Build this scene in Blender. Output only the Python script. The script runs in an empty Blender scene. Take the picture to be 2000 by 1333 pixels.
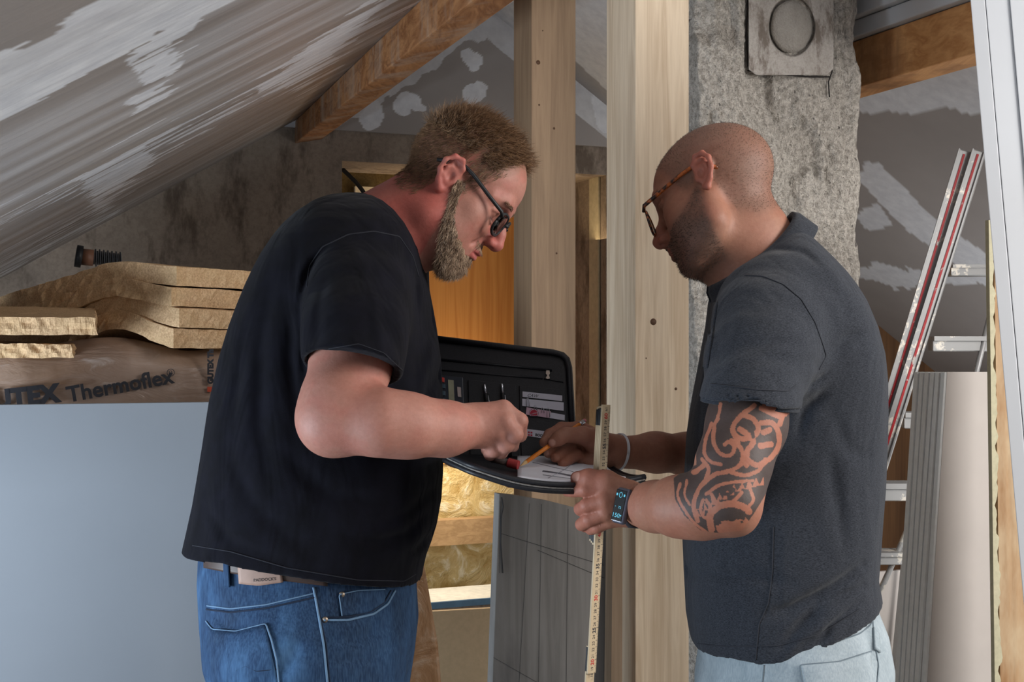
import bpy, bmesh, math
import numpy as np
from mathutils import Vector, Matrix
from mathutils.bvhtree import BVHTree

# ------------------------------------------------------------------ camera, world, lights, exposure
SC = bpy.context.scene
COL = SC.collection
FPX = 2500.0           # focal length in pixels of the 2000 px wide frame
CAMZ = 1.4
cam_d = bpy.data.cameras.new('camera'); cam_d.sensor_width = 36.0; cam_d.lens = FPX/2000*36.0
cam_d.clip_start = 0.05
cam = bpy.data.objects.new('camera', cam_d); COL.objects.link(cam)
cam.location = (0, 0, CAMZ); cam.rotation_euler = (math.radians(90), 0, 0)
SC.camera = cam
SC.view_settings.view_transform = 'Standard'
SC.view_settings.look = 'None'
SC.view_settings.exposure = -0.42
SC.view_settings.gamma = 1.0
SC.view_settings.use_curve_mapping = False
world = bpy.data.worlds.new('world'); SC.world = world; world.use_nodes = True
world.node_tree.nodes['Background'].inputs[0].default_value = (0.72, 0.77, 0.84, 1)
world.node_tree.nodes['Background'].inputs[1].default_value = 0.56

def area(name, loc, target, sx, sy, power, color):
    l = bpy.data.lights.new(name, 'AREA'); l.shape = 'RECTANGLE'; l.size = sx; l.size_y = sy
    l.energy = power; l.color = color
    o = bpy.data.objects.new(name, l); COL.objects.link(o); o.location = loc
    d = Vector(target)-Vector(loc); o.rotation_euler = d.to_track_quat('-Z', 'Y').to_euler()
    return o
# daylight through the roof window on the right and the opening behind the camera, plus added fill lights
area('roof_window_light', (2.7, 0.9, 2.15), (0.2, 2.5, 1.3), 1.3, 1.5, 150, (1.0, 0.97, 0.93))
area('rear_window_light', (-1.6, -1.0, 1.25), (-0.9, 2.8, 2.0), 1.6, 1.0, 18, (0.78, 0.88, 1.0))
area('ceiling_fill_light', (-1.9, 1.2, 0.9), (-0.75, 2.3, 2.9), 1.0, 0.8, 112, (0.74, 0.87, 1.0))  # added fill from low left to brighten the left ceiling
area('slope_fill_light', (1.95, 3.7, 0.7), (1.5, 3.9, 2.3), 0.8, 0.8, 14, (0.95, 0.97, 1.0))  # added fill out of frame, aimed up at the right slope
area('gable_fill_light', (2.3, 3.5, 1.9), (-0.5, 4.3, 2.1), 0.9, 0.9, 62, (1.0, 0.95, 0.9))  # unseen fill added to lift the dark gable wall
area('back_window_light', (1.9, 3.6, 2.5), (0.75, 2.1, 1.2), 0.7, 0.7, 10, (0.9, 0.95, 1.0))

# ------------------------------------------------------------------ helpers
PHI = math.radians(22)
U = Vector((math.cos(PHI), math.sin(PHI), 0)); V = Vector((-math.sin(PHI), math.cos(PHI), 0)); Zv = Vector((0, 0, 1))
CAM = Vector((0, 0, CAMZ))
def lin(r, g, b):
    f = lambda c: (c/255/12.92) if c/255 <= 0.04045 else ((c/255+0.055)/1.055)**2.4
    return (f(r), f(g), f(b), 1.0)
def ray(px, py): return Vector(((px-1000)/FPX, 1.0, -(py-666.5)/FPX))
def P(px, py, Y): return CAM + ray(px, py)*Y
def Pp(px, py, dist, n=None):          # point of the building-aligned plane that crosses the view axis at dist
    n = n or V
    r = ray(px, py); o = Vector((0, dist, CAMZ))
    return CAM + r*((o-CAM).dot(n)/r.dot(n))
def proj(a):                            # world points (n,3) -> picture coordinates, for laying out marks
    return 1000+a[:, 0]/a[:, 1]*FPX, 666.5-(a[:, 2]-CAMZ)/a[:, 1]*FPX
def tag(o, label=None, cat=None, group=None, kind=None):
    if label: o['label'] = label
    if cat: o['category'] = cat
    if group: o['group'] = group
    if kind: o['kind'] = kind
    return o
def empty(name, loc, label=None, cat=None, group=None):
    o = bpy.data.objects.new(name, None); COL.objects.link(o); o.location = loc; o.empty_display_size = 0.05
    return tag(o, label, cat, group)
def link(name, me, m=None, parent=None):
    o = bpy.data.objects.new(name, me); COL.objects.link(o)
    if m is not None: me.materials.append(m)
    if parent is not None:
        o.parent = parent; bpy.context.view_layer.update(); o.matrix_parent_inverse = parent.matrix_world.inverted()
    return o
def mesh(name, verts, faces, m=None, parent=None, smooth=False, uvf=None):
    me = bpy.data.meshes.new(name); me.from_pydata([tuple(v) for v in verts], [], [tuple(f) for f in faces]); me.update()
    bm = bmesh.new(); bm.from_mesh(me); bmesh.ops.recalc_face_normals(bm, faces=bm.faces); bm.to_mesh(me); bm.free()
    if smooth: me.polygons.foreach_set('use_smooth', [True]*len(me.polygons))
    return link(name, me, m, parent)
def bevel(o, w=0.002, seg=2):
    b = o.modifiers.new('bevel', 'BEVEL'); b.width = w; b.segments = seg; b.limit_method = 'ANGLE'; b.angle_limit = math.radians(35)
    return o
def prism(name, pts, ext, m=None, parent=None, bev=0.0):
    n = len(pts); ext = Vector(ext)
    v = [Vector(p) for p in pts]+[Vector(p)+ext for p in pts]
    f = [list(range(n)), list(range(n, 2*n))]+[[i, (i+1) % n, (i+1) % n+n, i+n] for i in range(n)]
    o = mesh(name, v, f, m, parent)
    if bev: bevel(o, bev)
    return o
def slab(name, pxs, dist, th, m, parent=None, bev=0.0, n=None):
    return prism(name, [Pp(x, y, dist, n) for x, y in pxs], (n or V)*th, m, parent, bev)
def boxes(name, lst, m, parent=None, bev=0.0):       # list of (center, sx, sy, sz, axes)
    vs, fs = [], []
    for c, sx, sy, sz, ax in lst:
        b = len(vs)
        for k in range(8):
            vs.append(Vector(c)+ax[0]*(sx/2*(1 if k & 1 else -1))+ax[1]*(sy/2*(1 if k & 2 else -1))+ax[2]*(sz/2*(1 if k & 4 else -1)))
        fs += [[b+i for i in q] for q in ((0, 1, 3, 2), (4, 6, 7, 5), (0, 4, 5, 1), (2, 3, 7, 6), (0, 2, 6, 4), (1, 5, 7, 3))]
    o = mesh(name, vs, fs, m, parent)
    if bev: bevel(o, bev)
    return o
BU = (U, V, Zv)
def tube_data(pts, r, seg=8, flat=1.0, upv=None):
    pts = [Vector(p) for p in pts]; n = len(pts); rr = r if isinstance(r, (list, tuple)) else [r]*n
    vs, fs = [], []
    prev = None
    for i, p in enumerate(pts):
        t = (pts[min(i+1, n-1)]-pts[max(i-1, 0)]).normalized()
        a = prev if prev is not None else (upv or (Vector((0, 0, 1)) if abs(t.z) < .9 else Vector((1, 0, 0))))
        a = (a-t*a.dot(t)).normalized(); b = t.cross(a); prev = a
        for k in range(seg):
            an = 2*math.pi*k/seg
            vs.append(p+a*math.cos(an)*rr[i]*flat+b*math.sin(an)*rr[i])
    for i in range(n-1):
        for k in range(seg):
            fs.append([i*seg+k, i*seg+(k+1) % seg, (i+1)*seg+(k+1) % seg, (i+1)*seg+k])
    fs.append(list(range(seg))); fs.append([(n-1)*seg+k for k in range(seg)])
    return vs, fs
def tube(name, pts, r, m, parent=None, seg=8, flat=1.0, upv=None):
    v, f = tube_data(pts, r, seg, flat, upv); return mesh(name, v, f, m, parent, smooth=seg > 4)
def tubes(name, lst, m, parent=None, seg=6):
    vs, fs = [], []
    for pts, r in lst:
        v, f = tube_data(pts, r, seg); b = len(vs); vs += v; fs += [[b+i for i in q] for q in f]
    return mesh(name, vs, fs, m, parent, smooth=True)
def spline(pts, n=24):
    pts = [np.array(p, float) for p in pts]; out = []
    q = [2*pts[0]-pts[1]]+pts+[2*pts[-1]-pts[-2]]
    for i in range(len(pts)-1):
        for k in range(n):
            t = k/n; a, b, c, d = q[i:i+4]
            out.append(.5*((2*b)+(c-a)*t+(2*a-5*b+4*c-d)*t*t+(3*b-a-3*c+d)*t**3))
    out.append(pts[-1]); return out
# numpy value noise
def vnoise(p, seed=0):
    p = np.asarray(p, float); i = np.floor(p).astype(np.int64); f = p-i; f = f*f*(3-2*f); r = 0
    for k in range(8):
        o = np.array([(k >> j) & 1 for j in range(3)]); c = i+o
        h = (c[:, 0]*73856093 ^ c[:, 1]*19349663 ^ c[:, 2]*83492791 ^ (seed*2654435)) & 0xffffffff
        h = (h*1103515245+12345) & 0x7fffffff; h = ((h >> 7) ^ h)*48271 % 2147483647
        w = np.prod(np.where(o, f, 1-f), axis=1); r = r+w*(h % 65536/65536.0)
    return r
def fbm(p, oct=3, seed=0):
    p = np.asarray(p, float); r = 0; a = .5
    for k in range(oct): r = r+a*vnoise(p*(2**k)+k*17.3, seed+k); a *= .5
    return r/(1-.5**oct)
def sstep(a, b, x): t = np.clip((x-a)/(b-a), 0, 1); return t*t*(3-2*t)
def inpoly(x, y, poly):
    r = np.zeros(x.shape, bool); n = len(poly); j = n-1
    for i in range(n):
        xi, yi = poly[i]; xj, yj = poly[j]
        if yi != yj:
            r ^= ((yi > y) != (yj > y)) & (x < (xj-xi)*(y-yi)/(yj-yi)+xi)
        j = i
    return r
def dpoly(x, y, pts):          # distance to a polyline
    d = np.full(x.shape, 1e9)
    for (x0, y0), (x1, y1) in zip(pts[:-1], pts[1:]):
        dx, dy = x1-x0, y1-y0; t = np.clip(((x-x0)*dx+(y-y0)*dy)/(dx*dx+dy*dy+1e-9), 0, 1)
        d = np.minimum(d, np.hypot(x-x0-t*dx, y-y0-t*dy))
    return d
def setcol(me, name, c):
    a = me.attributes.new(name, 'FLOAT_COLOR', 'POINT'); c = np.asarray(c, np.float32)
    if c.ndim == 1: c = np.stack([c, c, c], 1)
    a.data.foreach_set('color', np.concatenate([c, np.ones((len(c), 1), np.float32)], 1).ravel())

# ------------------------------------------------------------------ materials
def newmat(name, rough=0.7, spec=0.4):
    m = bpy.data.materials.new(name); m.use_nodes = True; nt = m.node_tree; b = nt.nodes['Principled BSDF']
    b.inputs['Roughness'].default_value = rough; b.inputs['Specular IOR Level'].default_value = spec
    return m, nt, b
def nd(nt, t, **kw):
    n = nt.nodes.new(t)
    for k, v in kw.items():
        if k in n.inputs: n.inputs[k].default_value = v
        else: setattr(n, k, v)
    return n
def coords(nt, scale=(1, 1, 1), uv=False, rot=(0, 0, 0)):
    tc = nd(nt, 'ShaderNodeTexCoord'); mp = nd(nt, 'ShaderNodeMapping'); mp.inputs['Scale'].default_value = scale; mp.inputs['Rotation'].default_value = rot
    nt.links.new(tc.outputs['UV' if uv else 'Object'], mp.inputs[0]); return mp.outputs[0]
def ramp(nt, fac, stops):
    r = nd(nt, 'ShaderNodeValToRGB'); nt.links.new(fac, r.inputs[0]); e = r.color_ramp.elements
    while len(e) < len(stops): e.new(0.5)
    for x, (p, c) in zip(e, stops): x.position = p; x.color = c if len(c) == 4 else (*c, 1)
    return r.outputs[0]
def noise(nt, vec, scale, detail=4, rough=0.6, dist=0.0):
    n = nd(nt, 'ShaderNodeTexNoise'); nt.links.new(vec, n.inputs['Vector']); n.inputs['Scale'].default_value = scale
    n.inputs['Detail'].default_value = detail; n.inputs['Roughness'].default_value = rough; n.inputs['Distortion'].default_value = dist
    return n.outputs['Fac']
def bump(nt, b, h, strength=0.3, dist=0.002):
    n = nd(nt, 'ShaderNodeBump'); n.inputs['Strength'].default_value = strength; n.inputs['Distance'].default_value = dist
    nt.links.new(h, n.inputs['Height']); 
    if b.inputs['Normal'].is_linked: nt.links.new(b.inputs['Normal'].links[0].from_socket, n.inputs['Normal'])
    nt.links.new(n.outputs[0], b.inputs['Normal'])
def mixc(nt, fac, a, b, mode='MIX'):
    n = nd(nt, 'ShaderNodeMix'); n.data_type = 'RGBA'; n.blend_type = mode
    for s, v in ((0, fac), (6, a), (7, b)):
        if hasattr(v, 'is_linked'): nt.links.new(v, n.inputs[s])
        else: n.inputs[s].default_value = v
    return n.outputs[2]
def attr(nt, name):
    n = nd(nt, 'ShaderNodeAttribute'); n.attribute_name = name; return n
def plain(name, c, rough=0.6, spec=0.4, var=0.12, sc=40, metal=0.0, bmp=0.0):
    m, nt, b = newmat(name, rough, spec); f = noise(nt, coords(nt), sc)
    c2 = tuple(max(0, x*(1-var)) for x in c[:3])+(1,); c1 = tuple(min(1, x*(1+var)) for x in c[:3])+(1,)
    nt.links.new(ramp(nt, f, [(0.3, c2), (0.7, c1)]), b.inputs['Base Color']); b.inputs['Metallic'].default_value = metal
    if bmp: bump(nt, b, f, bmp, 0.001)
    return m
def wood(name, ca, cb, axis='z', scale=1.0, knots=False, rough=0.65, stain=None, rot=(0, 0, 0)):
    m, nt, b = newmat(name, rough, 0.25)
    sc = {'x': (1.2, 22, 22), 'y': (22, 1.2, 22), 'z': (22, 22, 1.0)}[axis]
    co = coords(nt, tuple(s*scale for s in sc), rot=rot)
    w = noise(nt, co, 1.6, 5, 0.55, 0.6)
    co2 = coords(nt, tuple(s*scale*4 for s in sc), rot=rot); fine = noise(nt, co2, 2.0, 3, 0.6)
    c = ramp(nt, w, [(0.25, ca), (0.42, cb), (0.5, tuple((x+y)/2 for x, y in zip(ca, cb))), (0.58, ca), (0.7, cb)])
    c = mixc(nt, 0.22, c, ramp(nt, fine, [(0.35, ca), (0.65, cb)]))
    if stain:
        s = noise(nt, coords(nt, (1, 1, .35)), 7, 5, 0.65); c = mixc(nt, ramp(nt, s, [(0.48, (0, 0, 0)), (0.68, (.8, .8, .8))]), c, stain)
    if knots:
        vo = nd(nt, 'ShaderNodeTexVoronoi'); nt.links.new(coords(nt, (5, 5, 2.6)), vo.inputs['Vector']); vo.inputs['Scale'].default_value = 1.0
        c = mixc(nt, ramp(nt, vo.outputs['Distance'], [(0.035, (1, 1, 1)), (0.09, (0, 0, 0))]), c, lin(86, 62, 44))
    nt.links.new(c, b.inputs['Base Color']); bump(nt, b, fine, 0.25, 0.001)
    return m
def fabric(name, c, c2, rough=0.95, weave=900, fold=0.35, melange=0.0, foldscale=(9, 9, 4), sheen=.1):
    m, nt, b = newmat(name, rough, 0.08)
    b.inputs['Sheen Weight'].default_value = sheen; b.inputs['Sheen Roughness'].default_value = 0.5
    f = noise(nt, coords(nt, (1, 1, 3.5) if melange else (1, 1, 1)), 330 if melange else 25, 3, 0.7)
    nt.links.new(ramp(nt, f, [(0.32, c), (0.68, c2)]), b.inputs['Base Color'])
    g = noise(nt, coords(nt, foldscale), 1.0, 2, 0.5, 1.2); bump(nt, b, g, fold, 0.02)
    h = noise(nt, coords(nt), weave, 1); bump(nt, b, h, 0.35, 0.0008)
    return m
# ------------------------------------------------------------------ room shell
D0 = 4.6
M_conc = None
def concrete(name, a, bb, pit=0.5, sc=1.0, stain=None):
    m, nt, b = newmat(name, 0.9, 0.2)
    n1 = noise(nt, coords(nt), 3*sc, 6, 0.7); n2 = noise(nt, coords(nt), 60*sc, 4, 0.7)
    c = ramp(nt, n1, [(0.3, a), (0.7, bb)]); c = mixc(nt, 0.35, c, ramp(nt, n2, [(0.35, a), (0.6, bb)]))
    if stain: c = mixc(nt, ramp(nt, noise(nt, coords(nt, (1, 1, .4)), 8*sc, 5, .7), [(0.5, (0, 0, 0)), (0.62, (.8, .8, .8))]), c, stain)
    nt.links.new(c, b.inputs['Base Color']); bump(nt, b, n2, pit, 0.006); bump(nt, b, n1, pit, 0.02)
    return m
M_wall = concrete('old_concrete_wall', lin(118, 106, 96), lin(162, 148, 134), 0.35, 1.0, lin(92, 80, 70))
M_white_ceiling = concrete('white_plaster', lin(196, 190, 184), lin(218, 212, 205), 0.1)
M_floor = concrete('screed_floor', lin(120, 114, 106), lin(150, 144, 136), 0.2)

prism('floor', [(-4, -3, -0.1), (5, -3, -0.1), (5, 8, -0.1), (-4, 8, -0.1)], (0, 0, 0.1), M_floor)['kind'] = 'structure'

# gable wall: concrete with an opening, plasterboard triangle above it
def Wz(px, py): return Pp(px, py, D0)
ow = dict(l=Wz(668, 312), r=Wz(1184, 345)); sl = (ow['l']-Vector((0, D0, 0))).dot(U); sr = (ow['r']-Vector((0, D0, 0))).dot(U)
ztop = 2.015; zline = 2.117; zbot = 0.462
def wq(s, z, d=0.0): return Vector((0, D0, 0))+U*s+V*d+Zv*z
def wslab(name, s0, s1, z0, z1, d, th, m, parent=None, bev=0.0):
    return prism(name, [wq(s0, z0, d), wq(s1, z0, d), wq(s1, z1, d), wq(s0, z1, d)], V*th, m, parent, bev)
g = empty('wall_back', wq(0, 0)); g['kind'] = 'structure'
def wallmesh():
    rects = [(-3.4, sl, 0, zline+.9), (sr, 3.4, 0, zline), (sl, sr, 0, zbot), (sl, sr, ztop, zline+.9)]
    lst = [(wq((a+b)/2, (c+d)/2, .14), b-a, .28, d-c, BU) for a, b, c, d in rects]
    return boxes('concrete_wall', lst, M_wall, g)
wallmesh()

# sloped plasterboard ceilings (dense grids, filler laid on as a colour attribute)
def gyps(name, streak=False):
    m, nt, b = newmat(name, 0.62, 0.35)
    a = attr(nt, 'filler')
    n1 = noise(nt, coords(nt), 2.5, 4); board = ramp(nt, n1, [(0.3, lin(146, 140, 137)), (0.7, lin(158, 152, 149))])
    n3 = noise(nt, coords(nt), 30, 4); fil = ramp(nt, n3, [(0.3, lin(214, 217, 224)), (0.7, lin(236, 239, 244))])
    c = mixc(nt, a.outputs['Fac'], board, fil); nt.links.new(c, b.inputs['Base Color'])
    if streak:
        b.inputs['Roughness'].default_value = 0.42; b.inputs['Specular IOR Level'].default_value = 0.5
        s = noise(nt, coords(nt, (0.9, 14, 1), uv=True), 1.0, 3, 0.5); bump(nt, b, s, 0.30, 0.03)
        s2 = noise(nt, coords(nt, (2.5, 90, 1), uv=True), 1.0, 3, 0.6); bump(nt, b, s2, 0.10, 0.004)
    bump(nt, b, n3, 0.05, 0.003)
    return m
M_gyps = gyps('gypsum_board_with_filler'); M_gypst = gyps('smeared_gypsum_ceiling', True)
def grid(name, o, e1, e2, l1, l2, n1, n2, fill, m, th=None, parent=None):
    a = np.linspace(l1[0], l1[1], n1); b = np.linspace(l2[0], l2[1], n2); A, B = np.meshgrid(a, b, indexing='ij')
    A = A.ravel(); B = B.ravel(); pts = np.array(o)[None]+A[:, None]*np.array(e1)[None]+B[:, None]*np.array(e2)[None]
    idx = np.arange(n1*n2).reshape(n1, n2); f = np.stack([idx[:-1, :-1], idx[1:, :-1], idx[1:, 1:], idx[:-1, 1:]], -1).reshape(-1, 4)
    me = bpy.data.meshes.new(name); me.from_pydata(pts.tolist(), [], f.tolist()); me.update()
    setcol(me, 'filler', fill(pts, A, B))
    uv = me.uv_layers.new(name='UVMap'); li = np.zeros(len(me.loops), np.int32); me.loops.foreach_get('vertex_index', li)
    uv.data.foreach_set('uv', np.stack([A[li], B[li]], 1).ravel().astype(np.float32))
    ob = link(name, me, m, parent)
    if th:
        s = ob.modifiers.new('thick', 'SOLIDIFY'); s.thickness = th; s.offset = 1
    return ob
Aw = Wz(0, 545); Bw = Wz(560, 245); es = (Bw-Aw).normalized()           # up-slope direction on the left
nl = es.cross(V).normalized();
if nl.z > 0: nl = -nl
peak = Wz(955, 24)
sp = (peak-Aw).dot(es)
def rayplane(px, py, o, n): r = ray(px, py); return CAM+r*((o-CAM).dot(n)/r.dot(n))
def fill_left(p, s, t):
    x, y = proj(p)
    d1 = (fbm(np.stack([s*5, t*26, t*0], 1), 4, 3)-.5); x2 = x+d1*60; y2 = y+d1*70
    polys = [[(-300, 400), (0, 118), (95, 75), (170, 22), (225, -10), (700, -200), (800, -200), (420, -5), (250, 100), (110, 175), (0, 240), (-300, 460)],
             [(395, -10), (480, -60), (520, -100), (520, -20), (410, 35), (372, 78), (330, 100), (262, 138), (252, 118), (285, 88), (330, 50)],
             [(345, 95), (352, 110), (330, 140), (272, 160), (268, 140), (300, 120)],
             [(260, 195), (338, 160), (330, 185), (290, 215), (258, 235)],
             [(-50, 455), (300, 268), (690, 45), (700, 60), (300, 290), (0, 440), (-50, 470)],
             [(298, 268), (292, 320), (240, 370), (175, 400), (168, 350), (240, 305)],
             [(-60, 545), (170, 425), (200, 400), (235, 395), (170, 440), (-60, 565)],
             [(860, -60), (700, 75), (640, 125), (590, 165), (505, 185), (505, 160), (560, 120), (700, 20), (780, -40)],
             [(660, 105), (655, 125), (600, 160), (560, 180), (600, 140)]]
    m = np.zeros(len(x))
    for q in polys: m = np.maximum(m, inpoly(x2, y2, q).astype(float))
    st = fbm(np.stack([s*1.1, t*15, t*0], 1), 3, 9)
    m = np.maximum(m*(0.75+.25*sstep(.3, .6, st)), 0.40*sstep(.45, .80, st)*(y-x*-.55 > 250))
    m = np.where(x > 840, 0.9, m)
    return m
grid('ceiling', Aw, es, V, (-0.9, sp), (-4.2, 0.3), 560, 620, fill_left, M_gypst, 0.02)['kind'] = 'structure'
# right slope
es2 = Vector(U)*1.0; es2 = (U*es.dot(U)-Zv*es.z*1.12).normalized()
def fill_right(p, s, t):
    x, y = proj(p)
    d = (fbm(p*9, 3, 5)-.5)*70; x2 = x+d; y2 = y+d*.8
    m = ((y2 < 215) & (x > 1640)) | (dpoly(x2, y2, [(1690, 330), (1800, 440), (1930, 530)]) < 26) | (dpoly(x2, y2, [(1700, 545), (1930, 545)]) < 16) | (np.hypot(x2-1705, y2-425) < 26)
    m = np.where(x < 1300, .85, m.astype(float)*.75)
    m = np.where((x < 1300) & (dpoly(x, y, [(1040, 60), (1200, 210)]) < 14), .2, m)
    return np.clip(m, 0, 1)
g2 = grid('ceiling', peak, es2, V, (0, 3.4), (-2.9, 0.3), 260, 300, fill_right, M_gyps, 0.02); g2['kind'] = 'structure'
# plasterboard gable triangle above the concrete
def fill_gable(p, s, t):
    x, y = proj(p); d = (fbm(p*14, 4, 5)-.5); x2 = x+d*40; y2 = y+d*40
    m = np.zeros(len(x))
    for cx, cy, rx, ry in ((722, 222, 25, 32), (797, 205, 30, 24), (930, 182, 28, 22), (928, 122, 18, 18), (650, 235, 20, 20), (1180, 210, 16, 50)):
        m = np.maximum(m, (((x2-cx)/rx)**2+((y2-cy)/ry)**2 < 1)*.8)
    e = dpoly(x2, y2, [(560, 262), (955, 28), (1230, 260)]); m = np.maximum(m, (e < 38)*.55)
    return m
gt = empty('wall_upper', wq(0, zline)); gt['kind'] = 'structure'
def gable_tri():
    q0 = Vector((0, D0, 0)); n1, n2 = 300, 160; s0, s1 = -1.0, .9
    pts = []; ps = (peak-q0).dot(U)
    S = np.linspace(s0, s1, n1); 
    for s in S:
        top = peak.z-(abs(s-ps))*(es.z/es.dot(U) if s < ps else -es2.z/es2.dot(U))
        top = max(top, zline+.002)
        for k in range(n2): pts.append(wq(s, zline+(top-zline)*k/(n2-1), -.02))
    idx = np.arange(n1*n2).reshape(n1, n2); f = np.stack([idx[:-1, :-1], idx[1:, :-1], idx[1:, 1:], idx[:-1, 1:]], -1).reshape(-1, 4)
    me = bpy.data.meshes.new('gable_board'); me.from_pydata([tuple(p) for p in pts], [], f.tolist()); me.update()
    a = np.array(pts); setcol(me, 'filler', fill_gable(a, 0, 0)); o = link('plasterboard', me, M_gyps, gt)
    s = o.modifiers.new('thick', 'SOLIDIFY'); s.thickness = .015
gable_tri()
# stained purlin that comes forward from the gable under the left slope
M_purlin = wood('stained_old_timber', lin(120, 74, 42), lin(168, 118, 76), 'y', 1.0, stain=lin(160, 140, 122), rot=(0, 0, -PHI))
a0 = rayplane(566, 246, Aw, nl); a1 = rayplane(820, 0, Aw, nl); dr = (a1-a0)
a0 = a0-dr*0.02; a1 = a1+dr*.55
w = U*.095+Zv*.02; hgt = Zv*-.075
pu = mesh('ceiling_purlin', [a0, a0+w, a0+w+hgt, a0+hgt, a1, a1+w*.74, a1+w*.74+hgt, a1+hgt], [(0, 1, 2, 3), (4, 5, 6, 7), (0, 1, 5, 4), (1, 2, 6, 5), (2, 3, 7, 6), (3, 0, 4, 7)], M_purlin)
tag(pu, 'stained brown timber beam running under the left sloping ceiling to the gable wall', 'beam'); bevel(pu, .004)

# niche behind the opening: reveals are the wall itself; things beyond
M_orange = wood('back_lit_timber', lin(190, 118, 48), lin(214, 146, 72), 'z', .5)
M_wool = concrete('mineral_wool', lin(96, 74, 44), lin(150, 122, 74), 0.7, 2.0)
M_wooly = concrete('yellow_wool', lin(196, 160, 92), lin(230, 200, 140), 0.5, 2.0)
M_lath = wood('rough_lath', lin(150, 118, 82), lin(176, 142, 102), 'x', 1.0)
bd = .50
def bs(px): r = ray(px, 600); o = wq(0, 0, bd); p = CAM+r*((o-CAM).dot(V)/r.dot(V)); return (p-Vector((0, D0, 0))).dot(U)
def bz(px, py): r = ray(px, py); o = wq(0, 0, bd); return (CAM+r*((o-CAM).dot(V)/r.dot(V))).z
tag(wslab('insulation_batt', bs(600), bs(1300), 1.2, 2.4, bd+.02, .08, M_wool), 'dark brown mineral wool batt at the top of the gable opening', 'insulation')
tag(wslab('glowing_board', bs(737), bs(1060), bz(900, 905), bz(900, 392), bd-.02, .02, M_orange), 'glowing orange timber panel seen through the opening between the two men', 'panel')
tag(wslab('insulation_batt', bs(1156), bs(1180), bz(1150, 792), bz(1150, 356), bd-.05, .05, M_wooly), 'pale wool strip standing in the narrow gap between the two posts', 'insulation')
tag(wslab('timber_lath', bs(1100), bs(1200), bz(1150, 808), bz(1150, 790), bd-.07, .05, M_lath), 'short horizontal lath at the foot of the gap between the two posts', 'lath')
m_, nt_, b_ = newmat('crumpled_film_over_wool', 0.35, 0.5)
f_ = noise(nt_, coords(nt_), 9, 6, .65, 1.5); nt_.links.new(ramp(nt_, f_, [(.35, lin(176, 140, 74)), (.55, lin(206, 178, 120)), (.68, lin(236, 222, 190))]), b_.inputs['Base Color']); bump(nt_, b_, f_, .7, .03)
tag(wslab('film_covered_insulation', bs(800), bs(1230), .30, bz(900, 905), bd+.0, .02, m_), 'crumpled clear film over yellow wool low in the gable opening', 'insulation')
tag(wslab('horizontal_rail', bs(740), bs(1120), bz(900, 1056), bz(900, 1008), bd-.10, .06, M_lath), 'horizontal wooden rail crossing in front of the film covered wool', 'rail')
M_blue = plain('blue_tape', lin(84, 120, 148), .4)
tag(wslab('window_sill', sl+.01, sr-.02, zbot, zbot+.006, .01, .30, plain('pale_lit_sill', lin(232, 226, 210), .6)), 'sill of the gable opening, coloured pale to look brightly lit', 'sill')  # pale slab added so the sill shows as a bright lit strip
tag(wslab('tape_strip', sl+.02, sr-.3, zbot, zbot+.022, -.012, .012, M_blue), 'blue sealing tape strip along the sill of the gable opening', 'tape')
M_osb = plain('chipboard', lin(205, 178, 142), .8, .2, .06, 60)
tag(slab('chipboard_sheet', [(832, 1196), (1010, 1186), (1010, 1500), (832, 1500)], 4.35, .02, M_osb), 'light brown chipboard sheet standing under the blue tape strip', 'board')
tag(prism('jamb_lining', [wq(sr-.008, .9, .05), wq(sr-.008, .9, .13), wq(sr-.008, ztop, .13), wq(sr-.008, ztop, .05)], U*.007, plain('pale_render', lin(186, 176, 150), .9)), 'pale plaster strip on the right jamb seen between the two posts', 'plaster strip')
# area lights put in the niche for its warm light and bright sill
area('niche_light_warm', tuple(wq(-.15, 1.15, .30)), tuple(wq(-.25, 1.6, .5)), .5, .2, 1.3, (1.0, .78, .52))
area('niche_light_low', tuple(wq(-.2, 1.02, .16)), tuple(wq(-.25, .46, .20)), .6, .2, 5.5, (1.0, .92, .78))
area('niche_light_top', tuple(wq(.0, 1.78, .14)), tuple(wq(.0, 2.1, .14)), .9, .15, 1.2, (1.0, .74, .42))

# bright bit with a cable in the left top corner of the opening
tag(wslab('paper_board', bs(690), bs(736), bz(700, 420), bz(700, 366), bd-.03, .02, plain('pale_board', lin(235, 215, 180))), 'small pale lit board at the top left of the gable opening', 'board')
M_blk = plain('black_rubber', lin(26, 26, 28), .5)
tag(tube('cable', spline([Pp(668, 330, D0+.2), Pp(684, 345, D0+.2), Pp(700, 362, D0+.2), Pp(716, 388, D0+.2), Pp(722, 430, D0+.2)], 6), .008, M_blk), 'black cable curving down in the top left of the gable opening', 'cable')

# ------------------------------------------------------------------ posts
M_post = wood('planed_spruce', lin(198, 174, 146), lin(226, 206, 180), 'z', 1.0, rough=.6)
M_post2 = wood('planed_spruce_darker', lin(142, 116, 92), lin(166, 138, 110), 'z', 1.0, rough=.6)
M_knot = plain('dark_knot', lin(92, 64, 44), .6)
def post(px, py_dummy, Y, w, side, m, label, kn=()):
    p = Vector(((px-1000)/FPX*Y, Y, 0)); ax = BU
    c = p+U*w/2+V*side/2+Zv*1.6
    o = empty('timber_post', p+U*w/2, label, 'post'); boxes('shaft', [(c, w, side, 3.2, ax)], m, o, .0015)
    for kx, ky, kr in kn:
        r = ray(kx, ky); q = CAM+r*((p-CAM).dot(V)/r.dot(V)); tube('knot', [q+V*.002, q-V*.0004], [kr*Y/FPX, kr*Y/FPX*.97], M_knot, o, 12)
post(1038, 0, 3.1, .118, .115, M_post2, 'pale timber post standing behind the open folder, left of the taller bright one', ((1051, 122, 4.5), (1053, 205, 2), (1082, 251, 2.5), (1087, 495, 2), (1060, 60, 1.5)))
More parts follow.
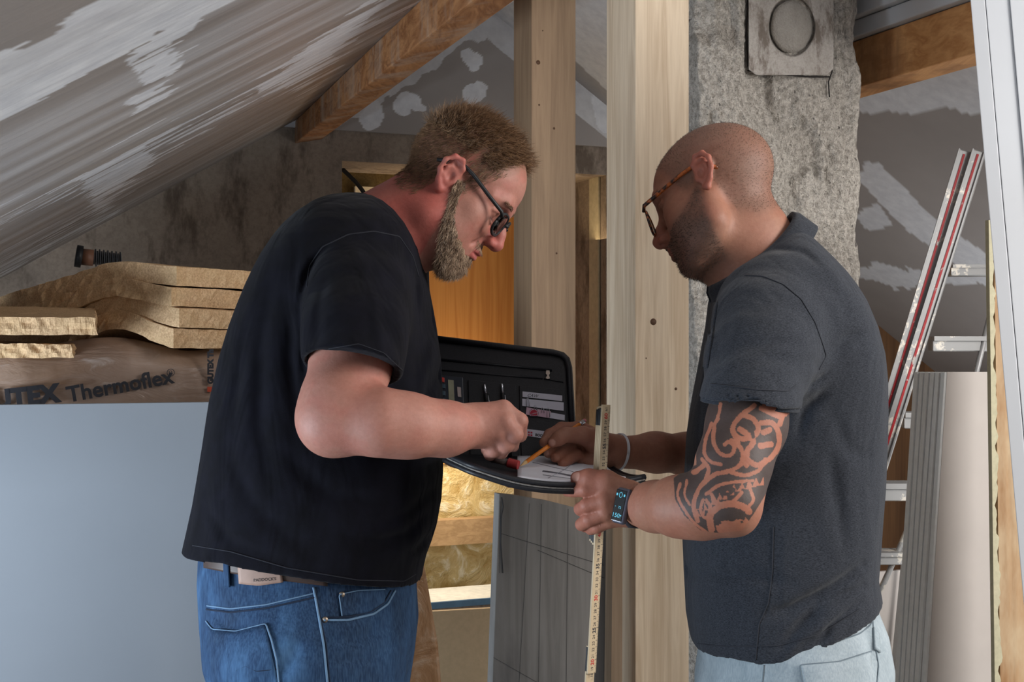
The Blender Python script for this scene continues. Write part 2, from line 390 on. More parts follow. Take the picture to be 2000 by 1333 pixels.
post(1241, 0, 2.55, .122, .13, M_post, 'brightest pale timber post, right in front of the rough concrete chimney', ((1276, 629, 7), (1320, 760, 3), (1262, 700, 1.5)))
# loose lath on the left of the bright post
# ------------------------------------------------------------------ chimney
m_, nt_, b_ = newmat('rough_chimney_concrete', .92, .2)
n1 = noise(nt_, coords(nt_), 5, 6, .7); n2 = noise(nt_, coords(nt_), 85, 4, .75)
vo = nd(nt_, 'ShaderNodeTexVoronoi'); nt_.links.new(coords(nt_), vo.inputs['Vector']); vo.inputs['Scale'].default_value = 75
c = ramp(nt_, n1, [(.3, lin(166, 160, 152)), (.7, lin(196, 190, 182))]); c = mixc(nt_, .6, c, ramp(nt_, n2, [(.38, lin(134, 127, 117)), (.62, lin(220, 212, 202))]))  # pit and grain contrast put into the colour to strengthen flat relief
sn = noise(nt_, coords(nt_), 60, 2, .5)
c = mixc(nt_, ramp(nt_, sn, [(.70, (0, 0, 0)), (.74, (.9, .9, .9))]), c, lin(92, 86, 84))  # dark flecks stand in for shaded pits
nt_.links.new(c, b_.inputs['Base Color']); bump(nt_, b_, n2, 1.0, .012); bump(nt_, b_, noise(nt_, coords(nt_, (1, 1, .6)), 28, 5, .7), .8, .02)
M_chim = m_
def chimney():
    org = Vector(((1368-1000)/FPX*2.9, 2.9, 0)); W_ = .445; Dp = .42; z0, z1 = 0.0, 3.2
    root = empty('chimney', org, 'rough grey concrete chimney stack behind the shaven headed man', 'chimney')
    h = .005; ns = int(W_/h); nz = int((z1-z0)/h)
    S = np.linspace(0, W_, ns+1); Zs = np.linspace(z0, z1, nz+1); A, B = np.meshgrid(S, Zs, indexing='ij')
    a = A.ravel(); b = B.ravel()
    edge = (fbm(np.stack([b*9, b*0, b*0], 1), 4, 21)-.5)
    aa = a+ (a/W_)**6*edge*.045 + ((W_-a)/W_)**14*(fbm(np.stack([b*16, b*0+5, b*0], 1), 3, 22)-.5)*.02
    p = np.stack([a, b*.45, a*0], 1)
    tr = fbm(np.stack([a*22+b*3, b*7, a*0], 1), 4, 31)
    rel = (fbm(p*11, 4, 33)-.5)*.046 - sstep(.56, .68, tr)*.018 + (fbm(np.stack([a, b, a*0], 1)*70, 3, 35)-.5)*.008
    d = -rel + ((a/W_)**20)*.02 + (((W_-a)/W_)**30)*.012
    # recess around the soot cover
    pts = np.array(org)[None]+aa[:, None]*np.array(U)[None]+d[:, None]*np.array(V)[None]; pts[:, 2] = b
    x, y = proj(pts); hole = (x > 1456) & (x < 1630) & (y < 152) & (y > -60)
    pts[hole] += np.array(V)[None]*.006
    n1_, n2_ = ns+1, nz+1; idx = np.arange(n1_*n2_).reshape(n1_, n2_)
    f = np.stack([idx[:-1, :-1], idx[1:, :-1], idx[1:, 1:], idx[:-1, 1:]], -1).reshape(-1, 4).tolist()
    vs = pts.tolist(); base = len(vs)
    bk = [org+V*Dp, org+V*Dp+U*W_]
    # side and back walls
    for e, col in ((0, 0), (ns, 1)):
        st = len(vs)
        for k in range(n2_): q = bk[col]; vs.append((q.x, q.y, Zs[k]))
        for k in range(nz): f.append([int(idx[e, k]), int(idx[e, k+1]), st+k+1, st+k])
    b0 = base; b1 = base+n2_; f.append([b0, b0+nz, b1+nz, b1])
    me = bpy.data.meshes.new('stack'); me.from_pydata(vs, [], f); me.update(); me.polygons.foreach_set('use_smooth', [True]*len(me.polygons))
    link('stack', me, M_chim, root)
    # square clean-out cover with round plug
    Mc = concrete('stained_cover_plaster', lin(150, 142, 134), lin(196, 190, 184), .5, 3, lin(104, 92, 82))
    dd = 2.9+ (368/FPX*2.9)*0
    dist = (org-CAM).dot(V)/V.y
    def C(px, py, off=0.0): r = ray(px, py); return CAM+r*(((org-CAM).dot(V)+off)/r.dot(V))
    ring = []; N = 40
    cx, cy, rx, ry = 1546, 52, 43, 54
    outer = [(1461, -90), (1626, -90), (1624, 150), (1462, 138)]
    vs, fs = [], []
    def outer_pt(t):
        dx, dy = math.cos(t), math.sin(t); s = min((82 if dx > 0 else 84)/max(abs(dx), 1e-6), (95 if dy > 0 else 140)/max(abs(dy), 1e-6)); return cx+dx*s, cy+dy*s*(1.0)
    for i in range(N):
        t = 2*math.pi*i/N; wob = 1+.008*math.sin(5*t+1)
        for (x_, y_), o_ in ((outer_pt(t), .012), (outer_pt(t), -.012), ((cx+rx*1.08*math.cos(t)*wob, cy+ry*1.08*math.sin(t)*wob), -.014), ((cx+rx*math.cos(t)*wob, cy+ry*math.sin(t)*wob), .012)):
            vs.append(C(x_, y_, o_-.004))
    for i in range(N):
        j = (i+1) % N
        for k in range(3): fs.append([i*4+k, j*4+k, j*4+k+1, i*4+k+1])
    bevel(mesh('cleanout_cover', vs, fs, Mc, root), .003)
    vs = []; fs = []
    for r_, o_ in ((.96, .01), (.95, -.004), (.8, -.010), (.45, -.013), (.15, -.012)):
        for i in range(N):
            t = 2*math.pi*i/N; w_ = 1+.010*math.sin(7*t)+.01*math.sin(3*t+2); vs.append(C(cx+rx*r_*math.cos(t)*w_, cy+ry*r_*math.sin(t)*w_, o_-.003))
    for k in range(4):
        for i in range(N): j = (i+1) % N; fs.append([k*N+i, k*N+j, (k+1)*N+j, (k+1)*N+i])
    fs.append([4*N+i for i in range(N)])
    mesh('round_plug', vs, fs, concrete('plug_stone', lin(150, 144, 136), lin(184, 178, 170), .7, 4), root, True)
    Mbk = plain('soot', lin(34, 30, 30), .95)
    tubes('soot_crack', [([C(x, y, -.004) for x, y in q], .0016) for q in ([(1460, 138), (1490, 141), (1530, 146), (1580, 150), (1622, 150)], [(1623, 40), (1627, 90), (1625, 140), (1618, 160), (1620, 190)], [(1460, 0), (1458, 60), (1461, 130)])], Mbk, root)
    return org
chimney()
# ------------------------------------------------------------------ right side
Mw = plain('white_lacquer', lin(188, 190, 194), .65, .4, .02, 4)
Mtb = wood('orange_brown_timber', lin(176, 122, 74), lin(208, 156, 104), 'y', .8, stain=lin(140, 100, 68), rot=(0, 0, -PHI))
nr = es2.cross(V).normalized()
b0 = rayplane(1712, 160, peak, nr); b0 = CAM+(b0-CAM)*.88
# purlin on the right, running along the ridge direction
def boxrun(name, o, d0, d1, w, h, m, label=None, cat=None, bev=.004):
    p = [o+V*d0, o+V*d1]; W_ = U*w; H = Zv*h
    ob = mesh(name, [p[0], p[0]+W_, p[0]+W_+H, p[0]+H, p[1], p[1]+W_, p[1]+W_+H, p[1]+H], [(0, 1, 2, 3), (4, 5, 6, 7), (0, 1, 5, 4), (1, 2, 6, 5), (2, 3, 7, 6), (3, 0, 4, 7)], m)
    if bev: bevel(ob, bev)
    return tag(ob, label, cat) if label else ob
hb = (96/FPX)*b0.y
boxrun('ceiling_purlin', b0, -1.6, .2, .10, hb-.002, Mtb, 'orange brown roof timber at upper right between chimney and white frame', 'beam')
hb2 = (62/FPX)*b0.y
boxrun('white_batten', b0-U*.02+Zv*hb, -1.6, .2, .12, hb2*.55, Mw, 'white painted batten above the roof timber at upper right', 'batten')
boxrun('white_batten', b0-U*.04+Zv*(hb+hb2*.57), -1.6, .2, .14, hb2*.8, Mw, 'narrow upper white batten stepping out above the roof timber', 'batten')

# white frame of the roof window dormer, leaning, very near on the right
fr = empty('window_1', P(1960, 1333, 2.0)); fr['kind'] = 'structure'
def cpoly(name, pxs, Y, th, m, parent, bev=.0015): return prism(name, [P(x, y, Y) for x, y in pxs], (.05, th, 0), m, parent, bev)
def fx(x0, y): return x0+(y/1190.0)*(105)
def strip(x0, x1): return [(fx(x0, -80), -80), (fx(x1, -80), -80), (fx(x1, 1480), 1480), (fx(x0, 1480), 1480)]
Mw2 = plain('white_panel_face', lin(178, 180, 184), .65, .4, .02, 4)
cpoly('frame_edge', strip(1895, 1923.3), 2.05, .07, Mw2, fr)
cpoly('frame_face', strip(1924.5, 1972), 2.05, .07, Mw, fr)
cpoly('frame_casing', strip(1972, 2250), 2.047, .075, Mw, fr)
# board with a ragged foam edge behind it
rt = empty('insulated_board', P(1960, 1333, 2.35), 'brown board with a ragged pale foam edge standing beside the white frame', 'board')
slab('board_face', [(1941, 430), (2080, 430), (2080, 1480), (1956, 1480)], 2.22, .02, wood('brown_board', lin(140, 104, 70), lin(170, 132, 94), 'z', .6, stain=lin(190, 170, 140)), rt)
rng = np.random.default_rng(5)
edge = [(1931, 430)]+[(1939+15*(y-430)/1000+9*(vnoise([[y/23, 0, 0]], 3)[0]+.4*vnoise([[y/7, 0, 0]], 4)[0]-.6), y) for y in range(430, 1480, 9)]+[(1945, 1480)]
slab('foam_edge', edge, 2.215, .010, plain('pale_foam', lin(178, 172, 146), .9, .2, .1, 90), rt)

# stack of plasterboards leaning on their edges
Mpb = plain('plasterboard_paper', lin(186, 179, 174), .8, .2, .03, 12); Mpbe = plain('plasterboard_grey', lin(214, 216, 216), .8, .2, .05, 60)
for i, (xt, xb, nm) in enumerate([(1850, 1808, 'broad front plasterboard sheet of the upright stack beside the foam edged board'), (1839, 1794, 'second plasterboard sheet from the front of the upright stack'), (1829, 1784, 'third plasterboard sheet from the front of the upright stack'),
                              (1818, 1775, 'fourth plasterboard sheet from the front of the upright stack'), (1808, 1766, 'fifth plasterboard sheet from the front of the upright stack'), (1797, 1756, 'rearmost plasterboard sheet of the upright stack, nearest the ladder')]):
    r = empty('plasterboard_sheet', Pp(1850, 1333, 2.9+.03*i), nm, 'plasterboard', 'upright plasterboard sheets')
    d = 2.48+.0155*i
    slab('face', [(xt, 727), (1962, 727), (1962, 1480), (xb-6, 1480)], d, .011, Mpb, r)
    slab('grey_edge', [(xt-5, 728), (xt, 727), (xb-6, 1480), (xb-11, 1480)], d+.001, .0125, Mpbe, r)
tag(slab('offcut_board', [(1712, 1118), (1766, 1114), (1748, 1480), (1688, 1480)], 3.35, .012, Mpb), 'small brownish plasterboard offcut low behind the man in light trousers', 'plasterboard')
tag(slab('offcut_board', [(1768, 1106), (1776, 1106), (1742, 1480), (1732, 1480)], 3.3, .02, Mpbe), 'thin grey strip offcut leaning between the small board and the plasterboard stack', 'plasterboard')

# ladder
Mal, nt_, b_ = newmat('paint_spattered_aluminium', .45, .5); b_.inputs['Metallic'].default_value = .35
f_ = noise(nt_, coords(nt_), 16, 5, .7); nt_.links.new(mixc(nt_, ramp(nt_, f_, [(.56, (0, 0, 0)), (.6, (1, 1, 1))]), lin(158, 158, 158), lin(214, 208, 198)), b_.inputs['Base Color'])
Mred, nt_, b_ = newmat('red_stripe', .5, .4)
f_ = noise(nt_, coords(nt_), 22, 5, .7); nt_.links.new(mixc(nt_, ramp(nt_, f_, [(.6, (0, 0, 0)), (.64, (1, 1, 1))]), lin(176, 32, 40), lin(200, 190, 184)), b_.inputs['Base Color'])
lad = empty('ladder', Pp(1700, 1333, 3.4), 'paint spattered aluminium ladder with red striped rails leaning behind the plasterboards', 'ladder')
LY = 3.3
def lrail(name, xt, yt, xb, yb, w, off):
    a = P(xt, yt, LY+off); b = P(xb, yb, LY+off); d = (b-a); b2 = a+d*1.65; a_ = a
    t = d.normalized(); wv = (Vector((1, 0, 0))-t*t.x).normalized()*w*1.12; dv = Vector((.35, 1, 0)).normalized()*.055
    vs = [a_, a_+wv, b2+wv, b2]; r = prism(name, vs, dv, Mal, lad, .003)
    # raised flanges and stripe
    for k in (0.04, .86):
        prism('flange', [a_+wv*k-dv*.10, a_+wv*(k+.1)-dv*.10, b2+wv*(k+.1)-dv*.10, b2+wv*k-dv*.10], dv*.12, Mal, r)
    prism('red_stripe', [a_+wv*.42-dv*.03+t*.01, a_+wv*.58-dv*.03+t*.01, b2+wv*.58-dv*.03, b2+wv*.42-dv*.03], dv*.04, Mred, r)
    return a, t
a1_, t1 = lrail('rail', 1872, 290, 1712, 822, .033, 0)
a2_, t2 = lrail('rail', 1899, 290, 1724, 850, .033, -.01)
for (x0, y0, x1, h) in ((1858, 528, 1960, 22), (1822, 672, 1960, 30), (1766, 822, 1880, 32), (1720, 962, 1860, 36), (1706, 1092, 1850, 26)):
    p0 = P(x0, y0, LY+.05); p1 = P(x1, y0, LY+.12); hh = Zv*(h/FPX*LY)
    o = prism('step', [p0-hh/2, p1-hh/2, p1+hh/2, p0+hh/2], (.01, .07, 0), Mal, lad, .003)
    prism('step_lip', [p0+hh*.2+Vector((0, -.012, 0)), p1+hh*.2+Vector((0, -.012, 0)), p1+hh*.5+Vector((0, -.012, 0)), p0+hh*.5+Vector((0, -.012, 0))], (0, .014, 0), Mal, o)
tube('rear_stay', [P(1940, 590, LY+.1), P(1905, 735, LY+.1), P(1735, 1120, LY+.1), P(1650, 1300, LY+.1)], .008, Mal, lad, 8)
Mdk = wood('dark_brown_boards', lin(84, 58, 38), lin(112, 80, 52), 'z', .5)
tag(prism('dark_board', [Pp(1660, 560, D0-.04), Pp(1790, 690, D0-.04), Pp(1960, 860, D0-.04), Pp(1960, 1500, D0-.04), Pp(1660, 1500, D0-.04)], V*.02, Mdk), 'dark brown wooden boarding on the gable behind the ladder', 'board')

# ------------------------------------------------------------------ left side
Mbig = plain('white_board_face', lin(146, 150, 156), .75, .25, .03, 3)
tag(slab('plasterboard_sheet', [(-120, 792.5), (620, 783), (620, 1700), (-120, 1900)], 2.78, .0125, Mbig, bev=.001), 'large bluish white plasterboard sheet standing at left behind the bearded man', 'plasterboard')
# wrapped pack
Mfilm, nt_, b_ = newmat('cloudy_film_over_insulation', .28, .6)
f1 = noise(nt_, coords(nt_, (1, 1, 1), rot=(0, .7, 0)), 5, 4, .6, 1.0); f2 = noise(nt_, coords(nt_, (6, 6, 22), rot=(0, .65, 0)), 1.5, 4, .6, .8)
c_ = ramp(nt_, f1, [(.3, lin(128, 104, 88)), (.6, lin(158, 134, 118))]); c_ = mixc(nt_, ramp(nt_, f2, [(.58, (0, 0, 0)), (.74, (.55, .55, .55))]), c_, lin(200, 190, 184))
nt_.links.new(c_, b_.inputs['Base Color']); bump(nt_, b_, f2, .5, .012)
pk = empty('insulation_pack', Pp(200, 790, 3.0), 'film wrapped insulation pack with black lettering behind the white board at left', 'pack')
ztp = 1.392
def packmesh():
    s0, s1 = -1.93, -1.27; d0, d1 = (2.955-D0)*math.cos(PHI), (3.7-D0)*math.cos(PHI); n = 60; vs = []; fs = []
    prof = [(0.0, .75), (0.0, 1.0), (-.006, 1.15), (-.008, 1.27), (0.0, 1.345), (.02, 1.375), (.06, ztp), (d1-d0-.05, ztp), (d1-d0, 1.36), (d1-d0, .75)]
    for i in range(n+1):
        s = s0+(s1-s0)*i/n; e = 1 if 0 < i < n else .985
        for dd, z in prof: 
            zz = z-(.012*(math.sin(s*9)+.6*math.sin(s*23+1)) if z > 1.3 else 0); vs.append(wq(s, zz, d0+dd+.004*math.sin(s*40+z*30)))
    m = len(prof)
    for i in range(n):
        for k in range(m-1): fs.append([i*m+k, (i+1)*m+k, (i+1)*m+k+1, i*m+k+1])
    fs += [list(range(m)), [n*m+k for k in range(m)]]
    return mesh('wrapping', vs, fs, Mfilm, pk, True)
packmesh()
for (x0, x1, dpt) in ():
    pass
def text(name, s, size, mat4, m, parent, thick=.0006, bold=0.0, align='LEFT', shear=0):
    c = bpy.data.curves.new(name, 'FONT'); c.body = s; c.size = size; c.extrude = thick; c.offset = bold; c.align_x = align; c.shear = shear; c.resolution_u = 3
    o = bpy.data.objects.new(name, c); COL.objects.link(o)
    bpy.context.view_layer.update(); dg = bpy.context.evaluated_depsgraph_get(); me = bpy.data.meshes.new_from_object(o.evaluated_get(dg)); bpy.data.objects.remove(o)
    me.transform(mat4); return link(name, me, m, parent)
def frame(o, x, y):          # matrix from a baseline origin, a text direction and an up direction
    x = Vector(x).normalized(); y = Vector(y); y = (y-x*y.dot(x)).normalized(); z = x.cross(y)
    m = Matrix.Identity(4)
    for i in range(3): m[i][0] = x[i]; m[i][1] = y[i]; m[i][2] = z[i]; m[i][3] = o[i]
    return m
Mink = plain('black_print', lin(38, 38, 44), .6)
ta = math.radians(10); td = U*math.cos(ta)+Zv*math.sin(ta); tu = -U*math.sin(ta)+Zv*math.cos(ta)
text('lettering', 'Thermoflex', .0445, frame(Pp(133, 786, 2.94), td, tu), Mink, pk, bold=.0011)
text('registered_mark', '®', .022, frame(Pp(327, 737, 2.94), td, tu), Mink, pk)
td2 = U*math.cos(ta*.6)+Zv*math.sin(ta*.6)
text('lettering', 'GUTEX', .049, frame(Pp(-52, 803, 2.94), td2, tu), Mink, pk, bold=.0028)
text('lettering', 'GUTEX Th', .0155, frame(Pp(416, 750, 2.94), Zv, -U), Mink, pk, bold=.0012)
prism('orange_square', [Pp(405, 766, 2.94), Pp(416, 766, 2.94), Pp(416, 756, 2.94), Pp(405, 756, 2.94)], V*.001, plain('orange_ink', lin(200, 80, 50)), pk)

# wood fibre insulation slabs
Mfib, nt_, b_ = newmat('wood_fibre', .95, .1)
f1 = noise(nt_, coords(nt_), 260, 3, .7); f2 = noise(nt_, coords(nt_), 14, 4, .6)
c_ = ramp(nt_, f1, [(.35, lin(182, 146, 110)), (.65, lin(224, 190, 150))]); c_ = mixc(nt_, ramp(nt_, f2, [(.4, (0, 0, 0)), (.7, (.4, .4, .4))]), c_, lin(206, 174, 130))
nt_.links.new(c_, b_.inputs['Base Color']); bump(nt_, b_, f1, .5, .003)
def fibre(name, c, e1, e2, th, zf, label, seed=0, rough=.004, n1=80, n2=50):
    c = np.array(c); e1 = np.array(e1); e2 = np.array(e2)
    a = np.linspace(0, 1, n1)**1.0; b = np.linspace(0, 1, n2); A, B = np.meshgrid(a, b, indexing='ij'); A = A.ravel(); B = B.ravel()
    out = []
    for lay in (1, .66, .33, 0):
        p = c[None]+A[:, None]*e1[None]+B[:, None]*e2[None]; dz, th2 = zf(A, B); p[:, 2] += dz+th2*lay
        eo = (fbm(p*55+lay*3, 3, seed+int(lay*7))-.5)*rough*4
        ed = np.minimum.reduce([A, 1-A, B, 1-B]) < 1e-6
        un = (e1/np.linalg.norm(e1)*np.where(A < 1e-6, -1, np.where(A > 1-1e-6, 1, 0))[:, None]+e2/np.linalg.norm(e2)*np.where(B < 1e-6, -1, np.where(B > 1-1e-6, 1, 0))[:, None])
        p += un*(eo*ed)[:, None]
        p[:, 2] += (fbm(p*40, 2, seed+3)-.5)*rough*(.9)*(lay in (0, 1))
        out.append(p)
    N = n1*n2; idx = np.arange(N).reshape(n1, n2); f = []
    top = np.stack([idx[:-1, :-1], idx[1:, :-1], idx[1:, 1:], idx[:-1, 1:]], -1).reshape(-1, 4)
    f += top.tolist()+(top[:, ::-1]+3*N).tolist()
    loop = list(idx[:, 0])+list(idx[-1, 1:])+list(idx[-2::-1, -1])+list(idx[0, -2:0:-1])
    for l in range(3):
        for k in range(len(loop)):
            i, j = int(loop[k]), int(loop[(k+1) % len(loop)]); f.append([l*N+i, (l+1)*N+i, (l+1)*N+j, l*N+j])
    o = mesh(name, np.concatenate(out).tolist(), f, Mfib, None, False); return tag(o, label, 'insulation slab', 'wood fibre slabs on the wrapped pack')
cz = [1.378, 1.421, 1.466, 1.510]
names = ['lowest of the four thick wood fibre slabs on the wrapped pack', 'second lowest of the four thick wood fibre slabs on the wrapped pack', 'second from top of the four thick wood fibre slabs on the wrapped pack', 'topmost of the four thick wood fibre slabs on the wrapped pack']
for i in range(4):
    cxp = [339, 350, 335, 345][i]
    c0 = P(cxp, 600, 2.62); c0.z = cz[i]
    def zf(A, B, i=i):
        d = A*.95
        bulge = [.052, .042, .032, .022][i]*np.exp(-((A-.19)/.14)**2)
        drop = -.02*A-.085*sstep(.25, 1.0, A)*(0.6+.1*i) + bulge*(1-B*.6) - .006*B
        return drop, .0392*np.ones_like(A)
    fibre('wood_fibre_slab', c0, Vector((-.80, .46, 0))*.95, Vector((.62, .70, 0))*.62, .042, zf, names[i], 11*i+3)
q = P(-90, 624, 2.42); zz = lambda A, B: (-.0*A, .032*np.ones_like(A))
def tilt(A, B): return (B*.030, .034*np.ones_like(A))
q.z = 1.4+ -(655-666.5)/FPX*2.42
fibre('wood_fibre_slab', q, (P(187, 624, 2.46)-P(-90, 624, 2.42)), Vector((-.12, .36, 0)), .034, tilt, 'upper of the two small wood fibre offcuts lying at the far left', 71, .004)
q2 = P(-90, 680, 2.44); q2.z = 1.380
def t2_(A, B): return (-.012+0*A, .026*np.ones_like(A))
fibre('wood_fibre_slab', q2, (P(140, 680, 2.46)-P(-90, 680, 2.44)), Vector((-.10, .30, 0)), .03, t2_, 'lower small wood fibre offcut at the far left, with a crumbled end', 91, .006)
# pipes and hose in the corner
Mbr = plain('brown_pipe', lin(120, 84, 66), .5); Mgr = plain('grey_hose', lin(70, 72, 78), .5)
for p0, p1, r, m, nm, lb in ((Pp(148, 500, 4.2), Pp(160, 502, 4.2), .032, M_blk, 'pipe', 'black pipe end cap behind the wood fibre slabs at far left'), (Pp(160, 502, 4.22), Pp(182, 504, 4.22), .024, Mbr, 'pipe', 'short brown pipe next to the black cap behind the slabs')):
    tag(tube(nm, [p0, p1], r, m, None, 20), lb, 'pipe')
tag(tubes('hose', [([Pp(182+i*4, 503+i*.5, 4.24), Pp(184+i*4, 503+i*.5, 4.24)], .026 if i % 2 else .021) for i in range(14)], Mgr, None, 16), 'grey ribbed hose beside the brown pipe behind the slabs', 'hose')

# ------------------------------------------------------------------ middle, near the posts
Mgb = wood('weathered_grey_board', lin(122, 118, 114), lin(148, 144, 140), 'z', .55, stain=lin(104, 100, 100), rough=.8)
gb = empty('formwork_board', Pp(1070, 1333, 2.44), 'weathered grey board with pencil lines leaning below the open folder', 'board')
slab('panel', [(975, 965), (1010, 969), (1075, 980), (1130, 994), (1192, 1012), (1192, 1700), (948, 1700)], 2.44, .027, Mgb, gb, .0015)
Mpen = plain('pencil_line', lin(60, 58, 58), .8)
tubes('pencil_marks', [([Pp(x, y, 2.4387) for x, y in q_], .00035) for q_ in ([(1034, 984), (1014, 1333)], [(1058, 985), (1052, 1333)], [(976, 1042), (1180, 1105)], [(1050, 1075), (1180, 1130)], [(964, 1285), (1060, 1340)], [(978, 980), (976, 1120)], [(1110, 995), (1106, 1333)])], Mpen, gb, 4)
tubes('dark_crack', [([Pp(x, y, 2.438) for x, y in q_], .0011) for q_ in ([(980, 972), (983, 990), (979, 1010), (978, 1060), (982, 1120)],)], Mpen, gb, 4)
tag(slab('timber_lath', [(1197, 1024), (1216, 1028), (1214, 1700), (1190, 1700)], 2.40, .03, wood('brown_lath', lin(126, 106, 86), lin(150, 128, 106), 'z', 1)), 'narrow brown lath leaning between the grey board and the bright post', 'lath')
Mfb, nt_, b_ = newmat('brown_wool_in_film', .3, .6)
f1 = noise(nt_, coords(nt_), 8, 5, .6, 1.2); nt_.links.new(ramp(nt_, f1, [(.35, lin(140, 98, 62)), (.55, lin(172, 132, 96)), (.72, lin(196, 170, 146))]), b_.inputs['Base Color']); bump(nt_, b_, f1, .6, .02)
tag(slab('insulation_pack', [(700, 1040), (812, 1066), (832, 1110), (846, 1190), (858, 1260), (864, 1333), (866, 1700), (700, 1700)], 3.1, .35, Mfb, None, .01), 'brown insulation pack in clear film standing behind the bearded man’s hip', 'pack')
# ------------------------------------------------------------------ implicit surfaces: smooth unions of tapered limbs, meshed by surface nets
class Vol:
    def __init__(s, lo, hi, h):
        s.lo = np.array(lo, float); s.h = h; s.n = np.ceil((np.array(hi)-s.lo)/h).astype(int)+1
        s.D = np.full(s.n, 1.0, np.float32); s.ax = [s.lo[i]+h*np.arange(s.n[i]) for i in range(3)]
    def blk(s, lo, hi):
        a = np.clip(np.floor((np.array(lo)-s.lo)/s.h).astype(int), 0, s.n); b = np.clip(np.ceil((np.array(hi)-s.lo)/s.h).astype(int)+1, 0, s.n)
        sl_ = tuple(slice(a[i], b[i]) for i in range(3))
        return sl_, s.ax[0][sl_[0]][:, None, None], s.ax[1][sl_[1]][None, :, None], s.ax[2][sl_[2]][None, None, :]
    def op(s, f, lo, hi, k=0.0, sub=False):
        m = k+.02; sl_, x, y, z = s.blk(np.array(lo)-m, np.array(hi)+m)
        if min(x.size, y.size, z.size) == 0: return
        d = f(x, y, z).astype(np.float32); a = s.D[sl_]
        if sub:
            d = -d; h = np.maximum(k-np.abs(a-d), 0)/max(k, 1e-6); s.D[sl_] = np.maximum(a, d)+h*h*k*.25
        else:
            h = np.maximum(k-np.abs(a-d), 0)/max(k, 1e-6); s.D[sl_] = np.minimum(a, d)-h*h*k*.25
    def cap(s, a, b, ra, rb=None, k=.01, sub=False, flat=None):
        a = np.array(a, float); b = np.array(b, float); rb = ra if rb is None else rb; ab = b-a; L = max(ab@ab, 1e-12)
        def f(x, y, z):
            t = np.clip(((x-a[0])*ab[0]+(y-a[1])*ab[1]+(z-a[2])*ab[2])/L, 0, 1)
            return np.sqrt((x-a[0]-t*ab[0])**2+(y-a[1]-t*ab[1])**2+(z-a[2]-t*ab[2])**2)-(ra+(rb-ra)*t)
        r = max(ra, rb); s.op(f, np.minimum(a, b)-r, np.maximum(a, b)+r, k, sub)
    def chain(s, pts, rs, k=.01, sub=False):
        for i in range(len(pts)-1): s.cap(pts[i], pts[i+1], rs[i], rs[i+1], k, sub)
    def ell(s, c, r, k=.01, R=None, sub=False):
        c = np.array(c, float); r = np.array(r, float); R = np.eye(3) if R is None else R
        def f(x, y, z):
            X, Y, Z = x-c[0], y-c[1], z-c[2]
            q = [R[0, i]*X+R[1, i]*Y+R[2, i]*Z for i in range(3)]
            k0 = np.sqrt(sum((q[i]/r[i])**2 for i in range(3))); k1 = np.sqrt(sum((q[i]/r[i]**2)**2 for i in range(3)))+1e-9
            return k0*(k0-1)/k1
        m = max(r); s.op(f, c-m, c+m, k, sub)
    def loft(s, zs, xl, xr, yc, b, n=2.3, k=.01, sub=False, off=0.0):
        zs = np.array(zs, float); o = np.argsort(zs); g = lambda v: np.array(v, float)[o]; Z0 = zs[o]
        def f(x, y, z):
            zz = z.ravel(); L = np.interp(zz, Z0, g(xl))-off; R_ = np.interp(zz, Z0, g(xr))+off; B = np.interp(zz, Z0, g(b))+off; C = np.interp(zz, Z0, g(yc))
            ex = 0.02; cx = (L+R_)/2; a = np.maximum((R_-L)/2, .004); sh = (1, 1, -1); cx, a, B, C = (q.reshape(sh) for q in (cx, a, B, C))
            d = ((np.abs((x-cx)/a)**n+np.abs((y-C)/B)**n)**(1/n)-1)*np.minimum(a, B)
            zc = np.maximum(Z0[0]-z, z-Z0[-1]); return np.maximum(d, zc)
        s.op(f, (min(xl)-off, min(np.array(yc)-np.array(b))-off, Z0[0]), (max(xr)+off, max(np.array(yc)+np.array(b))+off, Z0[-1]), k, sub)
    def bend(s, pts, w, amp, Y, near=True, ymax=None, taper=True):
        # fold or seam: shifts the surface along a polyline drawn in the side view (world x, z)
        q = [P(px, py, Y) for px, py in pts]; q = [(v.x, v.z) for v in q]; xs = [v[0] for v in q]; zs = [v[1] for v in q]
        sl_, x, y, z = s.blk((min(xs)-3*w, s.lo[1], min(zs)-3*w), (max(xs)+3*w, (ymax if ymax is not None else s.ax[1][-1]), max(zs)+3*w))
        X, Z = np.broadcast_arrays(x[:, 0, :], z[:, 0, :]); d = np.full(X.shape, 1e9); T = np.zeros(X.shape); n = len(q)-1
        for i, ((x0, z0), (x1, z1)) in enumerate(zip(q[:-1], q[1:])):
            dx, dz = x1-x0, z1-z0; t = np.clip(((X-x0)*dx+(Z-z0)*dz)/(dx*dx+dz*dz+1e-12), 0, 1); dd = np.hypot(X-x0-t*dx, Z-z0-t*dz)
            T = np.where(dd < d, (i+t)/n, T); d = np.minimum(d, dd)
        g = amp*np.exp(-(d/w)**2)
        if taper: g = g*np.sin(np.pi*np.clip(T, .04, .96))**.6
        s.D[sl_] += g[:, None, :].astype(np.float32)
    def mesh(s, smooth=2):
        D = s.D; S = D < 0; n = np.array(D.shape)-1
        c = np.zeros(tuple(n), np.int8)
        for i in (0, 1):
            for j in (0, 1):
                for k in (0, 1): c += S[i:n[0]+i, j:n[1]+j, k:n[2]+k]
        act = np.argwhere((c > 0) & (c < 8)); idm = np.full(tuple(n), -1, np.int32); idm[tuple(act.T)] = np.arange(len(act))
        pos = np.zeros((len(act), 3)); cnt = np.zeros(len(act))
        cor = [(i, j, k) for i in (0, 1) for j in (0, 1) for k in (0, 1)]
        val = {q: D[act[:, 0]+q[0], act[:, 1]+q[1], act[:, 2]+q[2]].astype(float) for q in cor}
